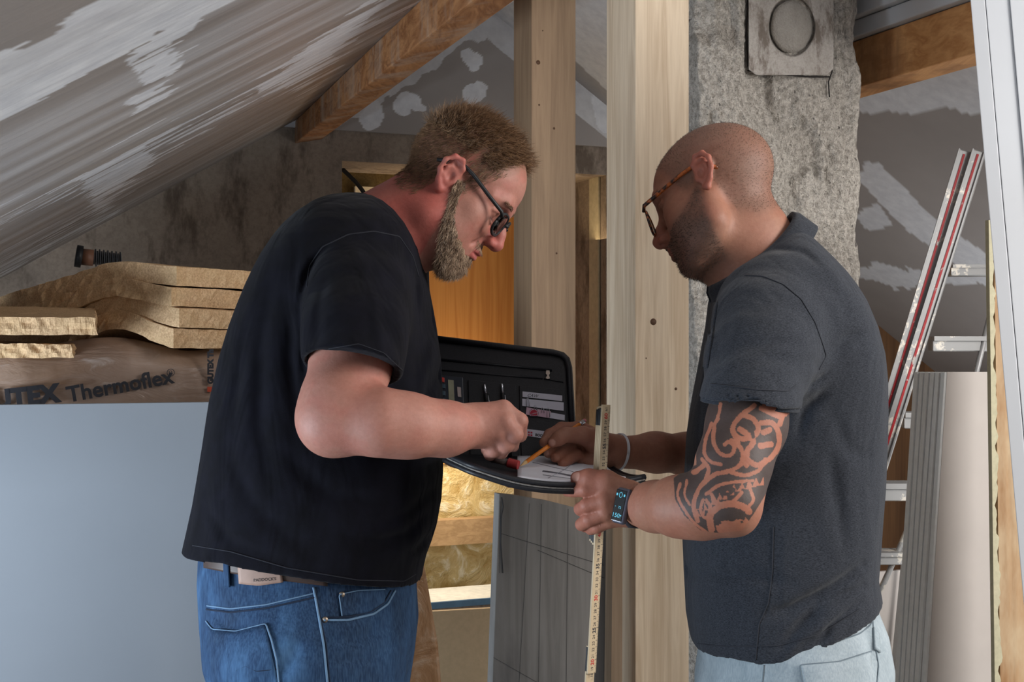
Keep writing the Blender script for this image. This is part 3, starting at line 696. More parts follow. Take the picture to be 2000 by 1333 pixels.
        for q in cor:
            for a in range(3):
                if q[a] == 0:
                    r = list(q); r[a] = 1; r = tuple(r); v0, v1 = val[q], val[r]; m = (v0 < 0) != (v1 < 0); t = np.where(m, v0/np.where(m, v0-v1, 1), 0)
                    e = np.tile(np.array(q, float), (len(act), 1)); e[:, a] += t; pos += e*m[:, None]; cnt += m
        P_ = s.lo+(act+pos/cnt[:, None])*s.h
        F = []
        for a in range(3):
            b_, c_ = (a+1) % 3, (a+2) % 3; sl0 = [slice(None)]*3; sl1 = [slice(None)]*3; sl0[a] = slice(0, -1); sl1[a] = slice(1, None)
            s0 = S[tuple(sl0)]; s1 = S[tuple(sl1)]; e = np.argwhere(s0 != s1); e = e[(e[:, b_] > 0) & (e[:, c_] > 0) & (e[:, b_] < n[b_]) & (e[:, c_] < n[c_])]
            ins = s0[tuple(e.T)]; q = []
            for db, dc in ((-1, -1), (0, -1), (0, 0), (-1, 0)):
                w = e.copy(); w[:, b_] += db; w[:, c_] += dc; q.append(idm[tuple(w.T)])
            q = np.stack(q, 1); q[~ins] = q[~ins][:, ::-1]; F.append(q)
        F = np.concatenate(F); F = F[(F >= 0).all(1)]
        if smooth:
            E = np.concatenate([F[:, [0, 1]], F[:, [1, 2]], F[:, [2, 3]], F[:, [3, 0]]]); E = np.concatenate([E, E[:, ::-1]]); N = len(P_); deg = np.bincount(E[:, 0], minlength=N)[:, None]
            for it in range(smooth):
                for lam in (.5, -.51):
                    A = np.stack([np.bincount(E[:, 0], weights=P_[E[:, 1], i], minlength=N) for i in range(3)], 1)/np.maximum(deg, 1); P_ = P_+lam*(A-P_)
        return P_, F
def merge(parts):
    v, f, b = [], [], 0
    for p, q in parts: v.append(p); f.append(q+b); b += len(p)
    return np.concatenate(v), np.concatenate(f)
def fastmesh(name, v, f, m, parent):
    me = bpy.data.meshes.new(name); nv, nf = len(v), len(f); me.vertices.add(nv); me.vertices.foreach_set('co', np.asarray(v, np.float32).ravel())
    me.loops.add(nf*4); me.loops.foreach_set('vertex_index', np.asarray(f, np.int32).ravel()); me.polygons.add(nf)
    me.polygons.foreach_set('loop_start', np.arange(0, nf*4, 4, dtype=np.int32)); me.polygons.foreach_set('use_smooth', np.ones(nf, bool)); me.update(calc_edges=True); me.validate()
    return link(name, me, m, parent)
def bvh(v, f): return BVHTree.FromPolygons([tuple(p) for p in v], [tuple(q) for q in f])
def hit(T, px, py, off=0.0):
    d = ray(px, py).normalized(); r = T.ray_cast(CAM, d)
    if r[0] is None: return None
    return r[0]-d*off
def drape(name, T, pts, r, m, parent, off=.0006, seg=5, step=3.0, flat=1.0):
    # a thread, seam or hem lying on a surface, laid out in the side view
    q = []
    for (x0, y0), (x1, y1) in zip(pts[:-1], pts[1:]):
        n = max(1, int(math.hypot(x1-x0, y1-y0)/step)); q += [(x0+(x1-x0)*i/n, y0+(y1-y0)*i/n) for i in range(n)]
    q.append(pts[-1]); w = [hit(T, x, y, off) for x, y in q]; w = [p for p in w if p is not None]
    if len(w) < 2: return None
    for _ in range(2): w = [w[0]]+[(w[i-1]+w[i]*2+w[i+1])/4 for i in range(1, len(w)-1)]+[w[-1]]
    return tube(name, w, r, m, parent, seg)
def patch(name, T, top, bot, m, parent, th=.0015, n=24, k=10, off=.0008):
    # cloth patch lying on a surface, between an upper and a lower outline in the side view
    def res(q, n):
        q = np.array(q, float); L = np.concatenate([[0], np.cumsum(np.hypot(*np.diff(q, axis=0).T))]); t = np.linspace(0, L[-1], n); return np.stack([np.interp(t, L, q[:, 0]), np.interp(t, L, q[:, 1])], 1)
    A, B = res(top, n), res(bot, n); V_ = []; last = None
    for i in range(n):
        for j in range(k):
            p = A[i]*(1-j/(k-1))+B[i]*j/(k-1); h = hit(T, p[0], p[1], off+th)
            if h is None: h = CAM+ray(p[0], p[1])*(last.y if last is not None else 1.9)
            last = h; V_.append(h)
    F_ = [[i*k+j, (i+1)*k+j, (i+1)*k+j+1, i*k+j+1] for i in range(n-1) for j in range(k-1)]
    o = mesh(name, V_, F_, m, parent, True); s = o.modifiers.new('thick', 'SOLIDIFY'); s.thickness = th; s.offset = 0
    return o
def ontext(name, s, size, T, p0, p1, m, parent, bold=0.0, off=.002):
    # printed word on a curved surface: laid out between two picture points, then set on the surface
    c = bpy.data.curves.new(name, 'FONT'); c.body = s; c.size = 1; c.offset = bold; c.resolution_u = 2; o = bpy.data.objects.new(name, c); COL.objects.link(o)
    bpy.context.view_layer.update(); me = bpy.data.meshes.new_from_object(o.evaluated_get(bpy.context.evaluated_depsgraph_get())); bpy.data.objects.remove(o)
    xs = [v.co.x for v in me.vertices]; L = max(xs); dx, dy = p1[0]-p0[0], p1[1]-p0[1]; l = math.hypot(dx, dy)
    for v in me.vertices:
        a = v.co.x/L; b = v.co.y*size; px = p0[0]+dx*a+dy/l*b; py = p0[1]+dy*a-dx/l*b; h = hit(T, px, py, off)
        v.co = h if h is not None else P(px, py, 2.0)
    return link(name, me, m, parent)

# ---- a head in its own frame (x forward, y left, z up, metres), turned and placed afterwards
def rotm(p, y, r):
    cy, sy = np.cos(y), np.sin(y); cp, s_ = np.cos(p), np.sin(p); cr, sr = np.cos(r), np.sin(r)
    return np.array([[cy, -sy, 0], [sy, cy, 0], [0, 0, 1]]) @ np.array([[cp, 0, s_], [0, 1, 0], [-s_, 0, cp]]) @ np.array([[1, 0, 0], [0, cr, -sr], [0, sr, cr]])
class Head:
    def __init__(s, pyr, org, sc): s.M = rotm(*[math.radians(a) for a in pyr])*sc; s.o = np.array(org); s.sc = sc; s.Mi = np.linalg.inv(s.M)
    def w(s, p): return np.asarray(p, float) @ s.M.T+s.o
    def l(s, p): return (np.asarray(p, float)-s.o) @ s.Mi.T
def head_volume(H, neck, full=0.0, h=.0019):
    nk = [(H.l(p), r/H.sc) for p, r in neck]
    lo = np.minimum.reduce([np.array([-.125, -.105, -.13])]+[p-r for p, r in nk])-.004; hi = np.maximum.reduce([np.array([.145, .105, .15])]+[p+r for p, r in nk])+.004
    v = Vol(lo, hi, h); f = full
    v.ell((-.008, 0, .048), (.098, .077, .084), .0)
    v.ell((.034, 0, .043), (.063, .060, .060), .02)
    v.ell((.040, 0, -.022), (.052, .056+f*.5, .068), .02)
    for q in (-1, 1):
        v.ell((.052, q*.044, -.016), (.026, .022+f*.4, .022), .03)
        v.chain([(.006, q*.054, -.030), (.008, q*(.052+f*.6), -.066), (.060, q*.026, -.100)], [.015, .015+f*.5, .013+f*.4], .035)
        v.ell((.045, q*.040, -.055), (.03, .022+f*.6, .03), .03)
    v.ell((.074, 0, -.097), (.018+f*.3, .022, .016+f*.3), .02)
    v.ell((.070, 0, -.060), (.026, .032, .028), .02)
    v.ell((.03, 0, -.085), (.05, .045+f*.5, .022+f*.6), .03)
    for q in (-1, 1):
        v.chain([(.090, q*.009, .026), (.085, q*.030, .031), (.066, q*.052, .024)], [.009, .0095, .008], .014)
        v.ell((.096, q*.031, .003), (.014, .018, .013), .014, sub=True)
        v.ell((.0725, q*.031, .004), (.0135, .0145, .0125), .004)
        v.chain([(.084, q*.018, .010), (.0875, q*.031, .0135), (.080, q*.046, .009)], [.0024, .003, .0026], .005)      # upper lid fold
        v.chain([(.083, q*.018, -.006), (.0865, q*.031, -.0085), (.079, q*.045, -.005)], [.002, .0026, .0022], .005)
        v.chain([(.078, q*.024, -.018), (.070, q*.045, -.014)], [.004, .004], .012)
    v.cap((.090, 0, .022), (.108, 0, -.012), .0075, .0078, .010)
    v.cap((.108, 0, -.012), (.1155, 0, -.028), .0085, .0105, .008)
    v.cap((.094, 0, -.030), (.112, 0, -.034), .012, .008, .008)
    for q in (-1, 1):
        v.ell((.104, q*.0115, -.033), (.0105, .0068, .0075), .005)
        v.ell((.109, q*.0062, -.041), (.0055, .0030, .0045), .002, sub=True)
        v.chain([(.098, q*.020, -.034), (.086, q*.034, -.056)], [.002, .0015], .008, sub=True)
    v.chain([(.088, -.023, -.0640), (.0965, -.010, -.0585), (.0985, 0, -.0590), (.0965, .010, -.0585), (.088, .023, -.0640)], [.003, .0055, .0055, .0055, .003], .005)
    v.chain([(.088, -.021, -.0665), (.0945, -.009, -.0705), (.096, 0, -.0710), (.0945, .009, -.0705), (.088, .021, -.0665)], [.003, .0055, .0062, .0055, .003], .004)
    v.chain([(.094, -.024, -.0655), (.104, 0, -.0645), (.094, .024, -.0655)], [.0008, .0014, .0008], .003, sub=True)
    v.ell((.096, 0, -.082), (.008, .02, .005), .008, sub=True)
    # ears
    for q in (-1, 1):
        e = lambda x, z, y=.0: (x-.004, q*(.074+y), z+.004)
        v.cap(e(.006, -.004, -.008), e(-.006, .018, .000), .011, .013, .006)
        v.ell(e(.0, .004, .006), (.013, .006, .026), .008)
        v.chain([e(.010, .004, .002), e(.011, .020, .009), e(.002, .031, .014), e(-.011, .028, .019), e(-.019, .014, .021), e(-.018, -.002, .018), e(-.010, -.017, .012), e(-.001, -.027, .007), e(.006, -.023, .003)], [.0030, .0034, .0038, .0042, .0042, .0040, .0038, .0052, .0036], .004)
        v.chain([e(-.002, .020, .010), e(-.011, .008, .014), e(-.010, -.006, .012), e(-.002, -.013, .008)], [.0026, .0032, .0032, .0026], .004)
        v.ell(e(.003, -.002, .013), (.0055, .0065, .0085), .003, sub=True)
        v.ell(e(-.001, .019, .016), (.007, .006, .005), .003, sub=True)
        v.chain([e(-.014, .016, .020), e(-.014, .000, .018)], [.0022, .0022], .002, sub=True)
        v.ell(e(.012, -.004, .004), (.004, .004, .006), .003)
    for i in range(len(nk)-1): v.cap(nk[i][0], nk[i+1][0], nk[i][1], nk[i+1][1], .035)
    return v
# ------------------------------------------------------------------ people: shared materials and builders
def skinmat(name, rough):
    m, nt, b = newmat(name, rough, .45); a = attr(nt, 'skin')
    n = noise(nt, coords(nt), 140, 4, .7); n0 = noise(nt, coords(nt), 22, 3, .6)
    c = mixc(nt, .55, a.outputs['Color'], mixc(nt, 1.0, a.outputs['Color'], ramp(nt, n, [(.3, (.72, .66, .64)), (.7, (1, 1, 1))]), 'MULTIPLY'))
    c = mixc(nt, .5, c, mixc(nt, 1.0, c, ramp(nt, n0, [(.35, (1.0, .82, .80)), (.65, (1, 1, 1))]), 'MULTIPLY'))
    nt.links.new(c, b.inputs['Base Color']); b.inputs['Subsurface Weight'].default_value = .12; b.inputs['Subsurface Scale'].default_value = .012
    b.inputs['Subsurface Radius'].default_value = (1, .35, .2); bump(nt, b, n, .35, .0012); return m
Mskin = skinmat('skin', .60)
def L3(r, g, b): return np.array(lin(r, g, b)[:3])
def Q(px, py, Y=2.0): v = P(px, py, Y); return np.array(v[:])
def ch(v, pts, k): v.chain([Q(*p[:3]) for p in pts], [p[3] for p in pts], k)
def strands(name, roots, dirs, nrm, length, rad, m, parent, curl=.3, seed=0, col=None):
    r = np.random.default_rng(seed); n = len(roots); L = length*(.6+.8*r.random(n)); L = L[:, None]
    d0 = dirs/np.linalg.norm(dirs, axis=1)[:, None]; rings = []; side = np.cross(d0, nrm); side /= np.linalg.norm(side, axis=1)[:, None]+1e-9; up = np.cross(side, d0)
    wob = (r.random((n, 3))-.5)*curl
    for i, t in enumerate((0, .35, .7, 1.0)):
        c = roots+d0*L*t+wob*L*t*t-nrm*L*.12*t*t
        w = rad*(1, .9, .6, .12)[i]
        for a in (0, 2.1, 4.2): rings.append(c+(side*math.cos(a)+up*math.sin(a))*w)
    V_ = np.stack(rings, 1).reshape(-1, 3); b = np.arange(n)[:, None]*12; F_ = []
    for i in range(3):
        for a in range(3): F_.append(np.concatenate([b+i*3+a, b+i*3+(a+1) % 3, b+(i+1)*3+(a+1) % 3, b+(i+1)*3+a], 1))
    return fastmesh(name, V_, np.concatenate(F_), m, parent)
def hairmat(name, a, b_):
    m, nt, b = newmat(name, .45, .5); n = noise(nt, coords(nt), 120, 2, .5); nt.links.new(ramp(nt, n, [(.3, a), (.7, b_)]), b.inputs['Base Color']); return m
def normals(v, f):
    n = np.cross(v[f[:, 2]]-v[f[:, 0]], v[f[:, 3]]-v[f[:, 1]]); N = np.zeros_like(v)
    for i in range(4):
        for a in range(3): N[:, a] += np.bincount(f[:, i], weights=n[:, a], minlength=len(v))
    return N/(np.linalg.norm(N, axis=1)[:, None]+1e-12)
Mglass, nt_, b_ = newmat('spectacle_glass', .02, .5)
b_.inputs['Transmission Weight'].default_value = 1.0; b_.inputs['IOR'].default_value = 1.08; b_.inputs['Base Color'].default_value = (1, 1, 1, 1)
def glasses(H, parent, m, label, dx=0.0, dz=0.0, r=.0021, tilt=.0, round_=False, back=-.028, tk=1.25):
    root = None; T = lambda p: Vector(H.w(np.array(p, float)+np.array([dx, 0, dz])))
    def rim(q, k=1.0, n=36):
        out = []
        for i in range(n+1):
            t = 2*math.pi*i/n; c_, s_ = math.cos(t), math.sin(t); e = 1.0 if round_ else .72
            yy = .0245*math.copysign(abs(c_)**e, c_); zz = .0195*math.copysign(abs(s_)**e, s_)
            out.append((.103-abs(yy*.9+.031-.03)*.06-(.0245+yy*1)*.14+zz*tilt, q*(.0335+yy)*1.0, -.004+zz*k))
        return out
    fr_ = tubes('eyeglasses', [([T(p) for p in rim(1)], r), ([T(p) for p in rim(-1)], r), ([T((.1035, -.010, .003)), T((.106, 0, .006)), T((.1035, .010, .003))], r)], m, parent)
    if label: fr_['label'] = label
    for q in (1, -1):
        p = rim(q)[:-1]; c = np.mean(p, axis=0); vs = [T(c)]+[T(np.array(a)*.97+c*.03) for a in p]; fs = [[0, 1+i, 1+(i+1) % len(p), 1+(i+1) % len(p)] for i in range(len(p))]
        l = mesh('lens', vs, [f[:3] for f in fs], Mglass, fr_, True); s = l.modifiers.new('thick', 'SOLIDIFY'); s.thickness = .0012
        hx = p[0]
        tubes('temple', [([T((.098, q*.0575, .006)), T((.093, q*.0655, .011)), T((.060, q*.0715, .018)), T((.020, q*.0765, .028)), T((.0, q*.0800, .030)), T((back*.6, q*.0800, .026)), T((back-.014, q*.0790, .010))], r*tk)], m, fr_)
    return fr_
def finger(v, pts, rs, k=.004): v.chain([Q(*p) for p in pts], rs, k)

# ================================================================== the bearded man
ma = empty('person', (-.28, 2.0, 0), 'bearded man in black t-shirt and blue jeans writing over the open black folder', 'person')
HA = Head((38.9, -8.0, -7.7), Q(889.8, 371, 2.0), .925)
neckA = [(Q(858, 385, 2.0), .058), (Q(800, 432, 2.0), .064), (Q(738, 478, 2.0), .072), (Q(690, 560, 2.0), .085)]
vh = head_volume(HA, neckA, full=.012)
hv, hf = vh.mesh(1); hvA = HA.w(hv); hfA = hf[:, ::1]
NA = normals(hvA, hfA)
# arms and hands
va = Vol((-.36, 1.64, 1.20), (.045, 1.95, 1.50), .0024)
ch(va, [(705, 590, 1.88, .056), (688, 700, 1.785, .055), (666, 790, 1.745, .053), (652, 822, 1.735, .047)], .02)
ch(va, [(652, 820, 1.735, .046), (745, 826, 1.72, .0425), (800, 832, 1.735, .041), (870, 838, 1.765, .0355), (925, 833, 1.79, .0285)], .02)
va.ell(Q(648, 846, 1.745), (.022, .025, .018), .02)
mcp = [(983, 800, 1.795), (987, 824, 1.783), (976, 846, 1.785), (957, 862, 1.797)]
for i, p in enumerate(mcp): va.chain([Q(925, 818+i*9, 1.792), Q(*p)], [.0205, (.0135, .0135, .0125, .0115)[i]], .012)
va.cap(Q(925, 832, 1.80), Q(965, 830, 1.80), .025, .022, .012)
finger(va, [mcp[0], (1015, 823, 1.792), (1015, 850, 1.812), (1002, 860, 1.835)], [.0125, .0115, .0100, .0085], .004)
finger(va, [mcp[1], (1006, 849, 1.782), (999, 868, 1.803), (987, 868, 1.828)], [.0125, .0112, .0100, .0085], .004)
finger(va, [mcp[2], (989, 869, 1.789), (979, 884, 1.808), (968, 878, 1.83)], [.0115, .0105, .0092, .008], .004)
finger(va, [mcp[3], (965, 880, 1.797), (957, 888, 1.815), (949, 880, 1.835)], [.0108, .0095, .0085, .0075], .004)
finger(va, [(932, 850, 1.815), (962, 860, 1.835), (985, 866, 1.848), (1002, 872, 1.85)], [.017, .0135, .0115, .009], .006)
av, af = va.mesh(2)
# far arm, its fingers under the folder
vb = Vol((-.24, 1.88, 1.10), (.08, 2.34, 1.50), .0032)
ch(vb, [(735, 600, 2.16, .055), (770, 760, 2.24, .050), (790, 822, 2.25, .044), (900, 870, 2.20, .036), (960, 893, 2.15, .028)], .02)
for i, (a, b, c) in enumerate([((990, 905, 2.12), (1030, 928, 2.05), (1052, 945, 1.965)), ((985, 908, 2.12), (1012, 932, 2.05), (1034, 947, 1.955)), ((978, 910, 2.12), (998, 934, 2.05), (1015, 945, 1.95)), ((972, 912, 2.12), (982, 934, 2.06), (996, 943, 1.965))]):
    vb.chain([Q(960, 893, 2.15), Q(*a), Q(*b), Q(*c)], [.020, .0125, .0105, .0085], .006)
bv, bf = vb.mesh(1)
# trunk and legs under the clothes
vc = Vol((-.56, 1.76, .04), (-.08, 2.24, 1.62), .009)
zk = [Q(0, y)[2] for y in (430, 520, 700, 900, 1060)]
vc.loft(zk, [Q(x, 0)[0] for x in (640, 545, 470, 430, 425)], [Q(x, 0)[0] for x in (740, 790, 820, 830, 790)], [2.0]*5, [.08, .14, .16, .16, .15], 2.2, .01)
for q in (-1, 1): vc.chain([(-.32, 2+q*.09, 1.05), (-.31, 2+q*.10, .86), (-.30, 2+q*.11, .50), (-.33, 2+q*.12, .09)], [.075, .075, .05, .04], .03); vc.cap((-.33, 2+q*.12, .075), (-.20, 2+q*.14, .055), .038, .032, .02)
cv, cf = vc.mesh(1)
BV, BF = merge([(hvA, hfA), (av, af), (bv, bf), (cv, cf)])
bodyA = fastmesh('body', BV, BF, Mskin, ma)
lo_ = HA.l(BV); x, y, z = lo_.T
isH = np.zeros(len(BV), bool); isH[:len(hvA)] = True
base = np.tile(L3(166, 117, 102), (len(BV), 1)); red = L3(172, 84, 76)
nse = fbm(BV*35, 3, 4)
def blend(c, col, w): return c*(1-w[:, None])+np.asarray(col)[None]*w[:, None]
redn = np.where(isH, .45*sstep(.0, .02, np.abs(y)-.066)*(x < .03)+.5*np.exp(-((x-.112)**2+(z+.03)**2)/.0004)+.55*sstep(.02, -.05, z)*(x < .035)+.25*sstep(.45, .7, nse), .15*sstep(.5, .7, nse))
base = blend(base, red, np.clip(redn, 0, .75))
lipA = np.exp(-((z+.0655)/.0085)**4)*(x > .082)*(np.abs(y) < .022)*isH; base = blend(base, L3(168, 82, 80), .8*lipA)
XL = [-.13, -.10, -.075, -.055, -.030, -.012, .010, .018, .030, .040, .050, .062, .075, .085, .095, .14]
ZL = [-.03, -.035, -.052, -.062, -.052, .005, .040, .006, -.002, .008, .034, .058, .080, .083, .088, .095]
hl = np.interp(x, XL, ZL)+(fbm(lo_*90, 2, 8)-.5)*.012
hairm = (z > hl)*isH*(np.abs(y) < .081); fade = sstep(0, .045, z-hl)*isH
XB = [-.02, -.004, .008, .022, .034, .05, .065, .078, .09, .12]; ZB = [-.2, -.035, .006, .012, -.030, -.050, -.062, -.070, -.076, -.078]
bt = np.interp(x, XB, ZB)+(fbm(lo_*160, 2, 12)-.5)*.014
mous = (x > .080)*(np.abs(z+.050) < .006)*(np.abs(y) < .024)
beardm = ((z < bt)*(z > -.125)*(x > -.004+np.clip(-z-.05, 0, 1)*.55)*isH)*(1-(np.abs(z+.066) < .008)*(x > .085))
beardm = np.where(((x < .02) & (np.abs(y) < .04)) | (x < .010-.46*(z+.008)*(z < -.008)), 0, beardm)
base = blend(base, L3(120, 88, 66), .75*hairm*(.25+.75*fade)); base = blend(base, L3(132, 102, 80), .7*beardm); base = blend(base, L3(150, 110, 90), .35*mous*isH)
for q in (-1, 1): base = blend(base, L3(70, 45, 40), .8*np.exp(-(((z+.0045)/.0018)**2))*(np.abs(y*q-.031) < .013)*(x > .075)*isH)
setcol(bodyA.data, 'skin', base)
Mhair = hairmat('sandy_hair', lin(92, 66, 46), lin(156, 122, 90)); Mbeard = hairmat('greying_beard_hair', lin(100, 74, 54), lin(170, 144, 118))
rg = np.random.default_rng(3)
def pick(mask, n): i = np.flatnonzero(mask); return rg.choice(i, n, replace=True)
NL = NA @ HA.Mi.T; NL /= np.linalg.norm(NL, axis=1)[:, None]
nh = len(hvA); earx = (np.abs(y[:nh]) > .0765) & (x[:nh] > -.028) & (x[:nh] < .016) & (z[:nh] < .036)
i = pick((hairm[:nh] > 0) & (z[:nh] > hl[:nh]+.040) & (z[:nh] > .055) & ~earx, 9500)
lean = np.stack([.75+0*x[i], .25*np.sign(y[i])*0, .12+0*x[i]], 1); d = NL[i]*.75+lean*.8+(rg.random((len(i), 3))-.5)*.7
st1 = strands('hair', hvA[i]+(rg.random((len(i), 3))-.5)*.002, (d @ HA.M.T), NA[i], .021, .00042, Mhair, ma, .5, 1)
i = pick((hairm[:nh] > 0) & ~((z[:nh] > .075)) & ~earx, 9000)
tt = sstep(0, .05, z[i]-hl[i]); d = NL[i]*.35+np.stack([-.35+0*x[i], 0*x[i], -.75+0*x[i]], 1)*1.0+(rg.random((len(i), 3))-.5)*.4
keep = rg.random(len(i)) < .35+.65*tt; i = i[keep]; d = d[keep]
strands('hair_sides', hvA[i], (d @ HA.M.T), NA[i], .0085, .00034, Mhair, ma, .4, 2)
i = pick(beardm[:nh] > 0, 9000); low = sstep(-.05, -.10, z[i])
d = NL[i]*.45+np.stack([.25+0*x[i], 0*x[i], -.9+0*x[i]], 1)+(rg.random((len(i), 3))-.5)*.6
strands('beard', hvA[i], (d @ HA.M.T), NA[i], .0105, .00036, Mbeard, ma, .7, 3)
i = pick((mous[:nh] > 0) & isH[:nh], 200)
strands('moustache', hvA[i], ((NL[i]*.4+np.stack([.2+0*x[i], np.sign(y[i])*.4, -.8+0*x[i]], 1)) @ HA.M.T), NA[i], .006, .0003, Mbeard, ma, .4, 4)
for q in (-1, 1):
  i = pick((x[:nh] > .06) & (np.abs(z[:nh]-.031-.0) < .003) & (q*y[:nh] > .012) & (q*y[:nh] < .046), 130)
  strands('eyebrow', hvA[i], ((NL[i]*.3+np.stack([-.2+0*x[i], np.sign(y[i]), .1+0*x[i]], 1)) @ HA.M.T), NA[i], .007, .0003, Mbeard, ma, .3, 5)
glasses(HA, ma, M_blk, 'black framed eyeglasses', dx=.0035, dz=.001, r=.0024)
# t-shirt
Mtee = fabric('black_jersey', lin(12, 12, 17), lin(17, 17, 25), weave=1400, fold=.34, foldscale=(16, 16, 5), sheen=.04)
def bound(tab): return [Q(0, r[0])[2] for r in tab], [Q(r[1], 0)[0] for r in tab], [Q(r[2], 0)[0] for r in tab], [r[3] for r in tab], [r[4] for r in tab]
tee = [(382, 672, 722, 2.0, .040), (388, 645, 742, 2.0, .072), (400, 612, 766, 2.0, .100), (420, 582, 789, 2.0, .130), (445, 556, 808, 2.0, .152), (470, 537, 819, 2.0, .168), (500, 518, 827, 2.0, .178), (530, 503, 830, 2.0, .184), (560, 489, 836, 2.0, .188), (600, 472, 844, 2.0, .190), (640, 456, 851, 2.0, .19), (700, 436, 859, 2.0, .19), (780, 418, 863, 2.0, .195),
       (860, 407, 865, 2.0, .20), (930, 396, 864, 2.0, .205), (980, 388, 861, 2.0, .205), (1030, 377, 852, 2.0, .205), (1060, 370, 842, 2.0, .205), (1085, 366, 832, 2.0, .203), (1110, 366, 826, 2.0, .205), (1160, 366, 818, 2.0, .205)]
jeA = [(1020, 408, 806, 2.0, .17), (1085, 398, 806, 2.0, .175), (1130, 396, 811, 2.0, .178), (1210, 401, 816, 2.0, .184), (1280, 412, 808, 2.0, .186), (1333, 432, 800, 2.0, .18), (1400, 470, 790, 2.0, .178)]
vt = Vol((-.54, 1.66, .98), (-.08, 2.24, 1.65), .0034)
vt.loft(*bound(tee), 2.35, .0)
vs_ = Vol((-.54, 1.66, .98), (-.08, 2.24, 1.65), .0034)
ch(vs_, [(688, 540, 1.905, .088), (693, 600, 1.845, .082), (692, 660, 1.785, .075), (690, 745, 1.725, .0665)], .02)
a_, b2_, c2_ = Q(597, 713, 1.77), Q(786, 742, 1.775), Q(692, 684, 1.685); n_ = np.cross(b2_-a_, c2_-a_); n_ /= np.linalg.norm(n_); n_ = n_ if n_[2] < 0 else -n_
X_, Y_, Z_ = vs_.ax[0][:, None, None], vs_.ax[1][None, :, None], vs_.ax[2][None, None, :]
pl = (X_-a_[0])*n_[0]+(Y_-a_[1])*n_[1]+(Z_-a_[2])*n_[2]; vs_.D = np.maximum(vs_.D, pl).astype(np.float32)
ch_pts = [(690, 640, 1.80, .052), (686, 700, 1.765, .0595), (684, 800, 1.72, .0625)]; vs_.chain([Q(*p[:3]) for p in ch_pts], [p[3] for p in ch_pts], .004, sub=True)
fs_ = [Q(745, 520, 2.10), Q(760, 640, 2.17), Q(765, 740, 2.20)]; vt.chain(fs_, [.075, .07, .066], .03)
k = .018; hh = np.maximum(k-np.abs(vt.D-vs_.D), 0)/k; vt.D = np.minimum(vt.D, vs_.D)-hh*hh*k*.25
hq = [Q(*q_) for q_ in ((356, 1068, 2.0), (450, 1090, 1.87), (560, 1122, 1.815), (700, 1150, 1.81), (780, 1150, 1.87), (826, 1138, 1.97), (850, 1130, 2.0))]; hx = [q_[0] for q_ in hq]; hz = [q_[2] for q_ in hq]
zh = np.interp(vt.ax[0], hx, hz)[:, None, None]+.012*np.sin(vt.ax[1]*20)[None, :, None]*0; vt.D = np.maximum(vt.D, (zh-Z_)).astype(np.float32)
vi = Vol((-.54, 1.66, .98), (-.08, 2.24, 1.65), .0034); vi.loft(*bound(jeA), 2.4, .0, off=.004); vi.D = np.maximum(vi.D, (Z_-zh-.05))
# folds of the jersey
for pts, w, amp in [([(600, 540), (592, 600), (596, 680), (600, 760)], .006, .004), ([(575, 600), (570, 700), (590, 850)], .010, .0035), ([(530, 560), (508, 680), (512, 830), (540, 960)], .012, .004), ([(475, 640), (458, 760), (452, 900)], .012, .003),
                    ([(620, 500), (604, 540), (600, 580)], .006, .004), ([(645, 480), (615, 510), (600, 545)], .005, .003), ([(800, 560), (812, 640), (800, 740)], .008, .005), ([(822, 580), (826, 660), (806, 760)], .008, .004), ([(775, 470), (800, 540), (804, 600)], .006, .003),
                    ([(830, 1010), (790, 1050), (740, 1060), (690, 1050)], .010, .005), ([(836, 1060), (806, 1090), (800, 1100)], .008, .005), ([(850, 960), (790, 1010), (720, 1030)], .010, .004), ([(560, 880), (640, 960), (760, 990)], .014, .003), ([(850, 720), (820, 780), (790, 800)], .009, .005), ([(430, 860), (500, 980), (620, 1080)], .014, .003),
                    ([(740, 560), (755, 640), (770, 700)], .007, -.002), ([(650, 540), (640, 620), (645, 680)], .008, .002), ([(400, 1000), (460, 1060), (560, 1090)], .010, .003)]:
    vt.bend(pts, w, amp*1.5, 1.83, ymax=2.0); vi.bend(pts, w, amp*1.5, 1.83, ymax=2.0)
vt.D = np.maximum(vt.D, -vi.D)
tv, tf = vt.mesh(2)
tn = normals(tv, tf); tv = tv+tn*((fbm(tv*np.array([18, 18, 7]), 2, 41)-.5)*.004)[:, None]
teeo = fastmesh('t_shirt', tv, tf, Mtee, ma); TA = bvh(tv, tf)
Mstitch = plain('dark_stitching', lin(27, 28, 36), .9)
drape('sleeve_hem', TA, [(600, 700), (640, 682), (700, 672), (750, 690), (786, 724)], .0008, Mstitch, teeo)
drape('shoulder_seam', TA, [(600, 560), (604, 520), (630, 482), (680, 458), (730, 452), (780, 462), (806, 500), (818, 540)], .0011, Mstitch, teeo)
drape('bottom_hem', TA, [(376, 1066), (450, 1078), (560, 1110), (700, 1134), (790, 1136), (812, 1122)], .0009, Mstitch, teeo)
# crew neck ribbing
nb = []
for t in np.linspace(0, 2*math.pi, 41):
    c = (Q(712, 386, 2.0)+Q(826, 520, 2.0))/2; e1 = (Q(826, 520, 2.0)-Q(712, 386, 2.0))/2; nb.append(Vector(c+e1*math.cos(t)+np.array([0, .076, 0])*math.sin(t)+np.array([.012, 0, .004])*abs(math.sin(t))))
tube('neck_ribbing', nb, .0055, Mtee, teeo, 10)
